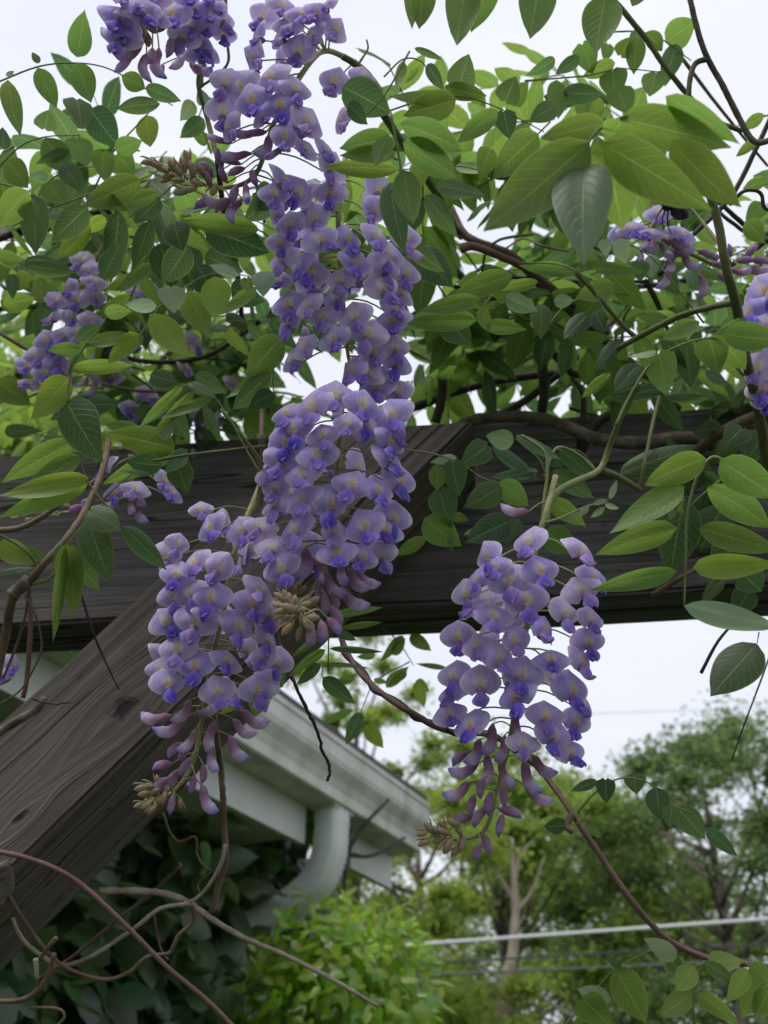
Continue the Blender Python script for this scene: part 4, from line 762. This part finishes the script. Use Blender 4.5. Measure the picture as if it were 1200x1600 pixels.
cluster(*zD, .70, [(480, 100), (480, 250), (560, 380), (750, 480), (950, 560), (1200, 540)], 58,
    [(350, 280, 1.1), (470, 310, 1.1), (520, 195, 1.05), (665, 320), (280, 330, .9)],
    [(350, 450), (400, 500), (550, 440, 0, 300), (620, 400, 0, 330), (660, 460, 0, 350), (590, 540), (700, 520, 0, 310), (570, 620), (800, 460, 1, 340), (850, 480, 1, 330), (900, 540, 1, 330), (1030, 580, 0, 340), (1120, 570, 0, 340), (1050, 510, 1, 0), (1140, 510, 1, 0), (790, 650, 0, 300), (960, 450, 1, 80), (1090, 460, 1, 60), (920, 620, 1, 320), (610, 350, 0, 300), (480, 420), (440, 400), (300, 480)], label='flower cluster with dark purple buds beside the black bee', camb=.55)
cluster(*zD, .56, [(1330, 560), (1300, 760), (1280, 1000), (1260, 1300)], 70, [(1160, 680, 1.25), (1070, 805, 1.15), (1210, 880), (1150, 1150), (1165, 1280), (1200, 1340), (1260, 700), (1290, 1000)], label='flower cluster cut off at the frame edge beside a thick green stem', camb=.6)
cluster((0, 0), 1, .80, [(-20, 980), (-5, 1010), (5, 1040)], 30, [(22, 1035), (6, 1048, .8)], [(2, 1066, 0, 190)])

# ------------------------------------------------------------------ stems
def stem(pts, d, r0, r1, mat, n=7, wob=.14, rough=.0):
    pts3 = [P(a[0], a[1], a[2] if len(a) > 2 else d) for a in pts]
    f = spline([tuple(p) for p in pts3], 7)
    if rough: f[1:-1] += rng.normal(0, M(rough, d), f[1:-1].shape)
    return MB().tube(f, [M(r0, d), M((r0 + r1) / 2, d), M(r1, d)], n, wob=wob).build('stem', mat, VINE)
# along the top of the beam
stem([(690, 690, .94), (725, 662, .93), (770, 652, .93), (830, 652, .92), (880, 664, .90), (930, 685, .88), (1000, 692, .87), (1060, 684, .87), (1110, 692, .88), (1180, 720, .92)], .9, 9, 11, BARK, 10, .22)
stem([(900, 720, .9), (915, 690, .9), (935, 660, .9), (975, 630, .9), (1010, 590, .92)], .9, 9, 6, DTWIG)
stem([(905, 700, .9), (912, 640, .9), (908, 610, .9), (892, 590, .9)], .9, 6, 3, DTWIG)
stem([(640, 640, 1.0), (720, 610, 1.0), (810, 590, 1.0), (900, 585, 1.0), (1000, 600, 1.0)], 1.0, 7, 6, DTWIG)
stem([(760, 660, 1.0), (830, 620, 1.0), (900, 560, 1.0), (960, 500, 1.05)], 1.0, 7, 4, DTWIG)
stem([(670, 290, .9), (700, 320, .9), (730, 370, .88), (800, 400, .86), (850, 450, .86), (920, 510, .88), (1000, 580, .9), (1060, 640, .92)], .88, 7, 7, TWIG)
stem([(620, 340), (690, 400), (760, 470), (830, 520), (900, 590)], .95, 6, 6, DTWIG)
stem([(720, 390, .8), (740, 385, .8), (780, 400, .8), (830, 425, .82), (900, 480, .85), (950, 520, .9)], .82, 7, 5, REDSTEM)
stem([(1090, 705, .84), (1120, 680, .82), (1170, 655, .8), (1230, 630, .8)], .82, 9, 9, TWIG, 9)
stem([(690, 560), (690, 620, .95), (680, 660, .95)], .95, 8, 8, DTWIG)
stem([(842, 470), (843, 530), (850, 600), (845, 660)], .95, 9, 8, DTWIG)
stem([(760, 430), (900, 440), (1000, 440), (1010, 437)], .9, 3, 3, DTWIG)
stem([(1010, 440), (1030, 480), (1045, 520)], .9, 5, 3, DTWIG)
# right side
stem([(940, -20), (968, 10), (1010, 62), (1040, 105), (1072, 145), (1110, 185), (1160, 205)], .66, 4.5, 4, OLIVE)
stem([(1074, -20), (1088, 40), (1104, 88), (1130, 135), (1155, 185), (1180, 222), (1215, 215)], .60, 4.5, 5, BARK)
stem([(1105, 92), (1086, 100), (1078, 125), (1076, 152)], .60, 4.5, 4, BARK)
stem([(1215, 160), (1180, 235), (1140, 310), (1070, 380), (1030, 430)], .72, 4, 4, DTWIG)
stem([(1065, 90), (1110, 150), (1150, 200), (1200, 260)], .8, 3, 2, OLIVE)
stem([(1100, 280, .50), (1120, 340, .50), (1135, 420, .5), (1150, 475, .51), (1165, 560, .53), (1185, 640, .55), (1200, 740, .57)], .52, 6, 9, OLIVE, 9)
stem([(965, 545, .6), (1010, 520, .58), (1060, 495, .56), (1110, 480, .54), (1150, 472, .51)], .56, 5, 5, OLIVE)
stem([(900, 425, .6), (940, 470, .6), (975, 510, .6), (995, 528, .6)], .6, 3, 4, OLIVE)
stem([(1080, 325, .6), (1100, 350, .58), (1130, 390, .53), (1140, 410, .51)], .58, 2.5, 3, OLIVE)
stem([(1240, 390, .8), (1190, 372, .78), (1150, 340, .76), (1125, 318, .76), (1080, 290, .8), (1000, 262, .86)], .8, 4.5, 2.5, DTWIG)
stem([(1240, 350, .82), (1180, 368, .79), (1140, 345, .78), (1100, 320, .8), (1040, 345, .86)], .8, 3.5, 2.5, DTWIG)
stem([(1215, 330), (1195, 325), (1190, 305), (1180, 298), (1160, 300), (1140, 320)], .66, 3, 3, DTWIG)
stem([(1215, 360), (1150, 410), (1060, 440), (950, 450), (860, 445)], .95, 5, 4, DTWIG)
# the green branching shoot that carries the right cluster
stem([(850, 820, .55), (857, 790, .56), (872, 768, .57), (900, 752, .58), (937, 733, .60), (955, 690, .60), (975, 640, .58), (1000, 600, .54)], .57, 6.5, 4, GREEN_STALK, 8)
stem([(937, 733, .60), (965, 745, .62), (1000, 765, .66)], .62, 5.5, 5, OLIVE)
stem([(1000, 762, .66), (1008, 720, .66), (1020, 660, .68), (1030, 620, .7)], .66, 3, 3, OLIVE)
stem([(848, 815, .545), (850, 780, .55), (855, 740, .555), (850, 705, .56), (815, 680, .565)], .55, 3, 2.5, GREEN_STALK)
stem([(930, 735, .6), (905, 712, .6), (870, 700, .59), (850, 745, .58)], .59, 3, 2, GREEN_STALK)
stem([(1020, 930, .78), (1060, 905, .76), (1105, 880, .75)], .77, 5, 3, TWIG)
stem([(1140, 980, .6), (1120, 1005, .6), (1095, 1052, .6)], .6, 2, 3, DTWIG)
stem([(1215, 990), (1190, 1060), (1160, 1140), (1143, 1190)], .7, 1.5, 1.2, DTWIG)
# the twisting stem below the beam
ctr = spline([(520, 960, .66), (548, 1030, .62), (590, 1078, .58), (645, 1115, .56), (700, 1142, .57), (770, 1150, .6), (830, 1190, .60), (860, 1222, .59), (900, 1280, .56), (940, 1340, .55), (985, 1405, .54), (1040, 1465, .54), (1100, 1495, .54), (1160, 1505, .53), (1230, 1515, .52)], 7)
c3 = np.array([tuple(P(*a)) for a in ctr])
MB().tube(c3, [.0020, .0019, .0016], 8, wob=.2).build('stem', REDSTEM, VINE)
m = 45; tw = c3[:m] + np.array([[math.sin(i * .75) * .0021, math.cos(i * .75) * .0012, math.cos(i * .75) * .0021] for i in range(m)])
MB().tube(tw, [.0019, .0016, .0008], 7, wob=.2).build('stem', DTWIG, VINE)
stem([(895, 1272, .56), (885, 1290, .555), (893, 1300, .55)], .56, 6, 4, TWIG)
# thin hanging twigs
stem([(425, 960, .62), (445, 1030, .61), (462, 1070), (478, 1105), (495, 1140), (505, 1175), (516, 1200), (512, 1220)], .60, 3.4, 2.4, DTWIG, 6, .5, .8)
stem([(105, 860, .6), (130, 940), (150, 1000), (170, 1045), (186, 1078)], .60, 2.6, 1.2, DTWIG)
# left: woody shoot across the beam
stem([(-20, 1120, .56), (5, 1010, .56), (20, 935, .55), (40, 915, .55), (70, 880, .55), (110, 835, .56), (140, 785, .58), (160, 735, .62), (170, 690, .70)], .56, 7, 6, TWIG, 9, .3)
stem([(20, 930, .55), (45, 905, .55)], .55, 11, 9, BARK, 9, .4)
stem([(-20, 830, .60), (30, 825, .60), (70, 805, .60), (110, 775, .60), (160, 745, .62)], .6, 5, 4, TWIG)
stem([(40, 930), (55, 960), (65, 1010), (50, 1050), (30, 1080), (0, 1100)], .55, 2, 1.5, TWIG)
stem([(48, 905), (40, 960), (25, 1010), (5, 1060)], .56, 2.5, 2, TWIG)
stem([(44, 915), (48, 980), (42, 1060), (36, 1090)], .68, 4, 4, REDSTEM)
stem([(50, 912), (75, 905), (90, 890)], .55, 4, 3, GREEN_STALK)
stem([(70, 1090), (55, 1110), (20, 1130), (-10, 1150)], .66, 6, 7, BARK, 9, .3)
stem([(50, 1092), (80, 1100), (110, 1098)], .64, 2, 1.5, DTWIG, 6, .6, 1.0)
stem([(10, 900), (40, 890), (90, 862), (120, 850)], .56, 1.8, 1.4, OLIVE)
stem([(-10, 830), (40, 860), (60, 890)], .55, 2, 2, OLIVE)
stem([(408, 680), (412, 740), (405, 790)], .62, 4, 4, TWIG)
stem([(412, 560, .7), (410, 620, .7), (408, 700, .66)], .68, 4.5, 4, TWIG)
stem([(240, 720, .56), (300, 710, .56), (360, 703, .56), (415, 697, .56)], .56, 2.2, 2.2, OLIVE)
stem([(400, 800, .54), (408, 750, .53), (405, 720, .52), (385, 690, .51), (345, 640, .50)], .52, 4.5, 2.2, GREEN_STALK)
stem([(-20, 380), (60, 350), (140, 335), (200, 325)], .9, 6, 5, DTWIG)
stem([(-20, 370), (50, 362), (110, 350), (170, 340), (300, 345)], .92, 5, 4, TWIG)
stem([(340, 250, .6), (325, 190, .62), (310, 130, .62), (320, 100, .62)], .6, 4, 4, OLIVE)
stem([(340, 250, .6), (350, 330, .7), (370, 420, .8), (380, 520, .9)], .7, 4, 5, DTWIG)
stem([(310, 138, .61), (335, 120, .6), (356, 98, .6), (355, 60, .6), (352, -20, .6)], .6, 2, 2.5, OLIVE)
stem([(600, 180, .62), (585, 140, .60), (560, 105, .585), (535, 88, .58)], .6, 6, 5, OLIVE, 8)
stem([(560, 100), (568, 88), (575, 75), (573, 62)], .58, 2, 1.4, GREEN_STALK)
stem([(600, 180, .62), (640, 240, .7), (680, 300, .8), (720, 370, .9)], .7, 6, 7, OLIVE, 8)
stem([(-10, 515), (40, 545), (70, 560)], .8, 3, 3, REDSTEM)
stem([(160, 600), (210, 610), (260, 612)], .8, 3, 2.5, REDSTEM)
stem([(-20, 485), (60, 480), (110, 500), (200, 560), (310, 560), (380, 520), (430, 480)], .95, 4, 4, DTWIG)
# bare runners at the lower left
stem([(-20, 1328), (40, 1340), (110, 1370), (180, 1430), (260, 1510), (320, 1560), (370, 1610)], .50, 4.2, 3.6, REDSTEM, 8)
stem([(155, 1392), (210, 1392), (250, 1395), (290, 1408), (330, 1435), (380, 1465), (440, 1490), (500, 1520), (550, 1548), (590, 1572)], .70, 5.5, 3, PALETWIG, 8, .3)
stem([(330, 1090, .66), (340, 1160, .68), (345, 1200), (348, 1240), (350, 1290), (352, 1340), (340, 1390), (330, 1425)], .70, 5, 5, TWIG, 8, .35)
stem([(352, 1320), (345, 1350), (325, 1385), (305, 1405), (290, 1410)], .69, 3, 3, PALETWIG)
stem([(295, 1412), (250, 1420), (210, 1450), (150, 1490), (100, 1508), (60, 1490), (30, 1460), (5, 1400)], .68, 3.5, 3.5, PALETWIG, 8, .25)
stem([(300, 1412), (302, 1440), (280, 1460), (270, 1480), (262, 1490), (230, 1495), (200, 1520), (160, 1530), (100, 1510), (60, 1470), (20, 1410), (2, 1370)], .66, 3, 3.2, TWIG, 8)
stem([(282, 1350), (240, 1392), (180, 1440), (120, 1490), (60, 1530)], .78, 3.5, 2.5, TWIG)
stem([(255, 1270), (265, 1300), (280, 1315), (305, 1308), (308, 1335), (320, 1355), (330, 1362), (310, 1380), (312, 1395)], .70, 2.2, 1.8, TWIG)
stem([(85, 1490), (72, 1530), (40, 1560), (-10, 1565)], .62, 4, 4, TWIG)
stem([(88, 1465), (75, 1480), (62, 1500)], .64, 4, 3, TWIG)
stem([(56, 1498), (58, 1530)], .62, 4, 3.5, PALETWIG)
stem([(45, 1574), (90, 1576), (100, 1590), (80, 1610)], .62, 2.5, 2, TWIG)
stem([(0, 1350), (10, 1380), (-5, 1410)], .62, 14, 10, BARK, 9, .4)
stem([(240, 1430), (250, 1480), (262, 1500)], .75, 2, 2, TWIG)
# random fine twigs through the canopy
for k in range(34):
    x, y = random.choice([(random.uniform(640, 1200), random.uniform(320, 640)), (random.uniform(0, 420), random.uniform(330, 660))])
    a = random.uniform(0, 6.28); d = random.uniform(.85, 1.2); pts = []
    for i in range(5):
        pts.append((x, y, d)); a += random.gauss(0, .55); x += math.cos(a) * random.uniform(25, 55); y += math.sin(a) * random.uniform(15, 40); d += random.uniform(-.03, .03)
    stem(pts, 1.0, random.uniform(1.5, 4), 1.5, random.choice([DTWIG, DTWIG, TWIG, OLIVE]), 5)

# ------------------------------------------------------------------ black bee on the right cluster
def bee():
    m, t = new_mat('bee_black'); N = NT(t); geo = N.n('ShaderNodeNewGeometry'); f = N.noise(geo.outputs['Position'], 900, 3)
    N.out(N.bsdf((.012, .011, .013, 1), .45, .4, N.bump(f, .8, .001)))
    wm, wt = new_mat('bee_wing'); WN = NT(wt); WN.out(WN.trans(WN.bsdf((.03, .03, .04, 1), .25, .5), (.10, .10, .13, 1), .5))
    d = .66; c = P(1048, 322, d); B = empty('bee', c); bpy.context.view_layer.update()
    tag(B, 'black bee clinging to the flowers under a large leaf', 'bee')
    ax = (CR * .85 - CU * .45 + CF * .15).normalized()
    def seg(name, t0, t1, rad, nr=10):
        pts = [tuple(ax * (t0 + (t1 - t0) * i / 6)) for i in range(7)]
        return MB().tube(pts, rad, nr, wob=.16).build(name, m, B)
    seg('abdomen', .001, .0150, [.002, .0048, .0056, .0056, .0048, .0034, .0008])
    seg('thorax', -.0065, .0015, [.0015, .0042, .0048, .0044, .0022]); seg('head', -.0105, -.0060, [.0010, .0028, .0030, .0014])
    for i in range(3):
        for s in (-1, 1):
            b = ax * (-.005 + .0025 * i); side = ax.cross(CF).normalized() * s
            p1 = b + side * .004 - CU * .001; p2 = b + side * .008 - CU * .004 + ax * .002 * (i - 1); p3 = p2 - CU * .006 + ax * .002 * (i - .5)
            MB().tube(spline([tuple(b), tuple(p1), tuple(p2), tuple(p3)], 3), [.0007, .0006, .0003], 5).build('leg', m, B)
    for s in (-1, 1):
        r0 = ax * -.002 - CF * .004; e = (ax * .8 + ax.cross(CF).normalized() * s * .45 - CF * .2).normalized(); pr = e.cross(CF).normalized()
        V = [r0, r0 + e * .005 + pr * .0022, r0 + e * .011 + pr * .0026, r0 + e * .0145, r0 + e * .011 - pr * .002, r0 + e * .005 - pr * .0012]
        V2 = [v - CF * .00012 for v in V]
        n = 6; F = [tuple(range(n)), tuple(range(n, 2 * n))[::-1]] + [(i, (i + 1) % n, n + (i + 1) % n, n + i) for i in range(n)]
        link('wing', mesh('wing', V + V2, F, False), wm, B)
bee()

# ------------------------------------------------------------------ ivy on the house wall, bright shrub
def leafy(name, label, cat, pts_fn, n, size, kinds, mat, matm, root, stems, extra=0, width=(.55, .75)):
    o = empty(name, root); bpy.context.view_layer.update(); tag(o, label, cat)
    ms = [uv_mesh('leaf', *leaf_shape(300 + i + hash(cat) % 7, wide=.38, acu=.2, nl=8, nw=4)) for i in range(5)]
    for k in ms: k.materials.append(mat)
    inv = Vector(root); its = []
    for i in range(n + extra):
        p, out = pts_fn(i >= n); L = random.uniform(*size); wd = L * random.uniform(*width)
        al = (Vector((random.gauss(0, .7), random.gauss(0, .5), random.gauss(-.45, .45))) + out * .35).normalized()
        nn = out + Vector((random.gauss(0, .3), random.gauss(0, .3), .45 + random.gauss(0, .3))); nn = (nn - al * nn.dot(al)).normalized(); x = al.cross(nn); p = p - inv
        mt = Matrix(((x.x * wd, al.x * L, nn.x * L, p.x), (x.y * wd, al.y * L, nn.y * L, p.y), (x.z * wd, al.z * L, nn.z * L, p.z), (0, 0, 0, 1)))
        k = random.choice(kinds); c = tuple(v * random.uniform(.8, 1.2) for v in k)
        if i < n:
            q = link('leaf', random.choice(ms), None, o); q.matrix_local = mt; q.color = (*c, 1)
        else: its.append((mt, c))
    if its:
        me = uv_mesh('foliage', *bake_leaves(its, LOWSH)); me.materials.append(matm); tag(link('foliage', me, None, o), kind='stuff')
    for pts in stems: MB().tube(spline([tuple(Vector(p) - inv) for p in pts], 5), [.012, .008, .004], 6).build('stem', TWIG, o)
    return o
def ivy_pt(hidden):
    x = random.uniform(-2.2, -.62); z = GZ - random.uniform(.16, 1.5)
    if hidden and random.random() < .35: x = random.uniform(-.9, .0); z = GZ - random.uniform(-.15, .9)
    w = random.uniform(.24, .38) - (.14 * random.random() if random.random() < .3 else 0) - max(0, (GZ - z) - .35) * .28
    p = HM @ Vector((x, w + (.05 if hidden else 0), z)); return p, -(HM.to_3x3() @ Vector((0, 1, 0)))
iw = lambda x, w, z: HM @ Vector((x, w, z))
leafy('wall_climber', 'dark green climbing plant covering the house wall beneath the eave', 'climbing plant', ivy_pt, 280, (.075, .12), [(.070, .130, .050), (.088, .155, .058), (.058, .110, .052)], BUSH, BUSHM,
      tuple(iw(-1.5, .3, 0)), [[iw(-1.5 + .3 * k, .38, 0), iw(-1.6 + .32 * k, .385, .8), iw(-1.4 + .3 * k, .385, 1.5), iw(-1.55 + .33 * k, .385, GZ - .1)] for k in range(-3, 4)], 2400)
for pts in ([iw(-.40, .03, GZ - .09), iw(-.37, .0, GZ - .02), iw(-.33, -.06, GZ + .06)], [iw(-.42, .04, GZ - .10), iw(-.33, -.01, GZ - .09), iw(-.22, -.06, GZ - .02)], [iw(-.36, .06, GZ - .06), iw(-.34, .07, GZ - .13), iw(-.36, .06, GZ - .2)]):
    o = bpy.data.objects['wall_climber']; MB().tube(spline([tuple(p - o.location) for p in pts], 5), [.007, .004], 6, wob=.4).build('stem', DTWIG, o)  # twigs standing for nest debris beside the downspout, hung on the climber
SC = P(535, 1560, 2.15)
def shrub_pt(hidden):
    a, b = random.uniform(0, 6.28), random.uniform(-.55, 1.0); r = (random.uniform(.80, 1.06) if not hidden else random.uniform(.35, .95))
    if not hidden and random.random() < .7: a = random.uniform(3.4, 6.0)
    e = math.sqrt(max(0, 1 - min(1, b) ** 2)); v = Vector((e * math.cos(a), e * math.sin(a), b))
    p = SC + Vector((v.x * .235 * r, v.y * .24 * r, v.z * .235 * r - .03 + .05 * math.sin(7 * a) * r)); return p, v
def shrub_pt2(hidden): return shrub_pt(hidden)
leafy('shrub', 'bright yellow-green leafy shrub growing below the downspout', 'shrub', shrub_pt, 290, (.030, .050), [(.19, .30, .034), (.215, .33, .042), (.15, .25, .034)], BUSH, BUSHM, (SC.x, SC.y, 0),
      [[(SC.x + .03 * k, SC.y, 0), (SC.x + .05 * k, SC.y + .02 * k, .7), (SC.x + .07 * k, SC.y, 1.4), (SC.x + .06 * k, SC.y - .02 * k, SC.z)] for k in (-2, -1, 0, 1, 2)], 1500, (.42, .58))

# ------------------------------------------------------------------ trees behind
BARK_T = stalk_material('tree_bark', (0.10, 0.085, 0.07), (0.19, 0.165, 0.14), .9, 6.0, .02)
PALEBARK = stalk_material('pale_tree_bark', (0.24, 0.20, 0.165), (0.34, 0.29, 0.24), .9, 6.0, .02)
def tree(label, px, D, top_py, rad, low, n, lsize, cols, lobes=26, clump=.34, layered=1.0, group='trees behind the house', name='tree', trunk_r=.11):
    b = at_dist(px, 1500, D); ht = at_dist(px, top_py, D).z; base = Vector((b.x, b.y, 0)); T = empty(name, base); bpy.context.view_layer.update(); tag(T, label, 'tree', group)
    lean = Vector((random.uniform(-.25, .25), random.uniform(-.2, .2), 0)); tips = []
    tp = [Vector((0, 0, 0)), lean * .3 + Vector((0, 0, ht * .3)), lean * .7 + Vector((0, 0, ht * .6)), lean + Vector((0, 0, ht * .88))]
    tr = MB().tube(spline([tuple(p) for p in tp], 5), [trunk_r, trunk_r * .7, trunk_r * .25], 9, wob=.15).build('trunk', BARK_T, T)
    zc, zr = (ht + low) / 2, (ht - low) / 2
    for k in range(lobes):
        th = random.uniform(0, 6.28); v = random.uniform(-1, 1) ; rr = math.sqrt(max(.02, 1 - v * v * .95)) * random.uniform(.45, 1.0)
        c = Vector((math.cos(th) * rr * rad, math.sin(th) * rr * rad, zc + v * zr * .92)) + Vector((random.gauss(0, .12), random.gauss(0, .12), random.gauss(0, .12))) * rad + lean * .6
        if random.random() < .75:
            s = Vector((0, 0, max(ht * .18, c.z - rad * random.uniform(.35, .8)))) + lean * (c.z / ht) * .7
            MB().tube(spline([tuple(s), tuple(s.lerp(c, .5) + Vector((0, 0, -.08))), tuple(c)], 3), [trunk_r * .32, trunk_r * .18, .008], 5).build('limb', BARK_T, T)
        tips.append(c)
    tips = np.array([tuple(t) for t in tips]); szs = rng.uniform(.55, 1.25, len(tips)) * rad * clump
    idx = rng.integers(0, len(tips), n); g = rng.normal(0, 1, (n, 3)); g /= np.linalg.norm(g, axis=1)[:, None]; g *= np.minimum(np.abs(rng.normal(0, .55, (n, 1))), 1.15)
    pos = tips[idx] + g * szs[idx][:, None] * np.array([1.15, 1.15, .62 * layered])
    pos = pos[pos[:, 2] > .15]; n = len(pos); idx = idx[:n]
    nr = rng.normal(0, .6, (n, 3)) + np.array([0, -.2, .75]); nr /= np.linalg.norm(nr, axis=1)[:, None]
    al = np.cross(nr, rng.normal(0, 1, (n, 3))); al /= np.linalg.norm(al, axis=1)[:, None]; sd = np.cross(nr, al)
    L = rng.uniform(.7, 1.3, (n, 1)) * lsize; Wd = L * .42
    V = np.stack([pos - al * L * .5, pos + sd * Wd * .5 + nr * L * .06, pos + al * L * .5, pos - sd * Wd * .5 + nr * L * .06], 1).reshape(-1, 3)
    me = bpy.data.meshes.new('crown'); me.vertices.add(4 * n); me.vertices.foreach_set('co', V.ravel().astype(np.float32))
    me.loops.add(4 * n); me.loops.foreach_set('vertex_index', np.arange(4 * n, dtype=np.int32)); me.polygons.add(n)
    me.polygons.foreach_set('loop_start', np.arange(0, 4 * n, 4, dtype=np.int32)); me.update(calc_edges=True)
    cc = np.array(cols)[rng.integers(0, len(cols), n)] * rng.uniform(.8, 1.2, (n, 1)) * (0.85 + .3 * rng.random(len(tips)))[rng.integers(0, len(tips), n)][:, None]
    at = me.color_attributes.new('tint', 'FLOAT_COLOR', 'POINT'); at.data.foreach_set('color', np.repeat(np.hstack([cc, np.ones((n, 1))]), 4, axis=0).astype(np.float32).ravel())
    me.uv_layers.new(name='UVMap'); me.materials.append(TREEL)
    tag(link('crown', me, None, T), kind='stuff'); return T
BR = [(.175, .250, .060), (.20, .275, .070), (.155, .23, .060)]; MID = [(.115, .185, .065), (.135, .20, .07)]; DK = [(.070, .115, .052), (.085, .130, .058)]; YG = [(.205, .270, .055), (.18, .245, .05)]
tree('broad dark green tree rising highest behind the utility cables', 1130, 13, 1120, 2.1, 2.0, 46000, .10, DK + MID, 60, .28)
tree('feathery light green tree beside the bare grey trunk', 800, 15, 1215, 2.6, 2.0, 52000, .11, BR, 70, .25, .8)
tree('small rounded dark tree crown peeping over the light green tree', 715, 24, 1165, 2.0, 3.0, 22000, .13, DK + MID, 30, .36)
tree('yellow-green tree just beyond the end of the gutter', 655, 11, 1225, 1.25, 1.6, 26000, .08, YG, 32, .34)
tree('sparse bright tree standing above the gutter', 560, 12, 985, 1.45, 5.0, 11000, .09, YG + BR, 26, .24)
tree('mid green tree between the light tree and the broad dark tree', 985, 19, 1225, 2.3, 2.4, 34000, .12, MID + BR, 44, .30)
tree('tall dark tree seen behind the broad dark tree', 1250, 20, 1150, 2.6, 2.4, 30000, .13, DK + MID, 40, .32)
tree('distant dark tree at the back of the garden', 880, 30, 1330, 4.6, 3.0, 34000, .17, DK + MID, 50, .30)
tree('low green tree crowded behind the shrub', 600, 20, 1340, 2.4, 2.0, 20000, .12, MID, 30, .34)
tree('bright tree behind the vine over the left half of the beam', 20, 5.5, 430, 1.3, 4.6, 22000, .08, YG + BR, 30, .30, trunk_r=.09)
def bare_tree():
    D = 10.5; b = at_dist(790, 1580, D); T = empty('bare_tree', (b.x, b.y, 0)); bpy.context.view_layer.update(); tag(T, 'slender bare tree with a pale trunk and thin leafless branches', 'tree')
    q = lambda x, y: tuple(at_dist(x, y, D) - Vector((b.x, b.y, 0)))
    MB().tube(spline([(-.02, 0, 0), q(788, 1600), q(800, 1500), q(806, 1420), q(802, 1360), q(800, 1310)], 5), [.085, .075, .05, .035, .015], 9, wob=.2).build('trunk', PALEBARK, T)
    for pts in ([(805, 1425), (830, 1395), (850, 1340)], [(806, 1410), (780, 1370), (760, 1350)], [(795, 1530), (830, 1548), (880, 1580), (910, 1590)], [(795, 1540), (740, 1500), (690, 1470)], [(803, 1380), (812, 1340), (835, 1310)], [(790, 1585), (830, 1570), (850, 1590)]):
        MB().tube(spline([q(*p) for p in pts], 4), [.032, .018, .006], 6, wob=.2).build('branch', PALEBARK, T)
bare_tree()
# ------------------------------------------------------------------ utility cables
def cable(x0, y0, x1, y1, D, r, col, label, sag=.0, D1=None):
    m, t = new_mat('cable'); N = NT(t); N.out(N.bsdf((*col, 1), .5, .3))
    a, b = at_dist(x0, y0, D), at_dist(x1, y1, D1 or D); e = b - a; a, b = a - e * .8, b + e * 2.0; pts = [tuple(a.lerp(b, i / 16) - Vector((0, 0, sag * math.sin(math.pi * i / 16)))) for i in range(17)]
    o = MB().tube(pts, [r], 6).build('utility_cable', m); tag(o, label, 'cable', 'overhead cables')
cable(650, 1476, 1170, 1438, 8.5, .015, (.62, .63, .64), 'thick pale overhead cable, uppermost of those before the trees')
cable(650, 1506, 1150, 1478, 8.7, .010, (.05, .06, .06), 'thin dark overhead cable just under the thick pale cable')
cable(650, 1524, 1150, 1502, 8.9, .010, (.10, .14, .13), 'thin grey-green overhead cable, lowest of those before the trees')
cable(920, 1115, 1200, 1106, 30, .012, (.55, .56, .60), 'faint thin cable crossing open sky above the tree tops')
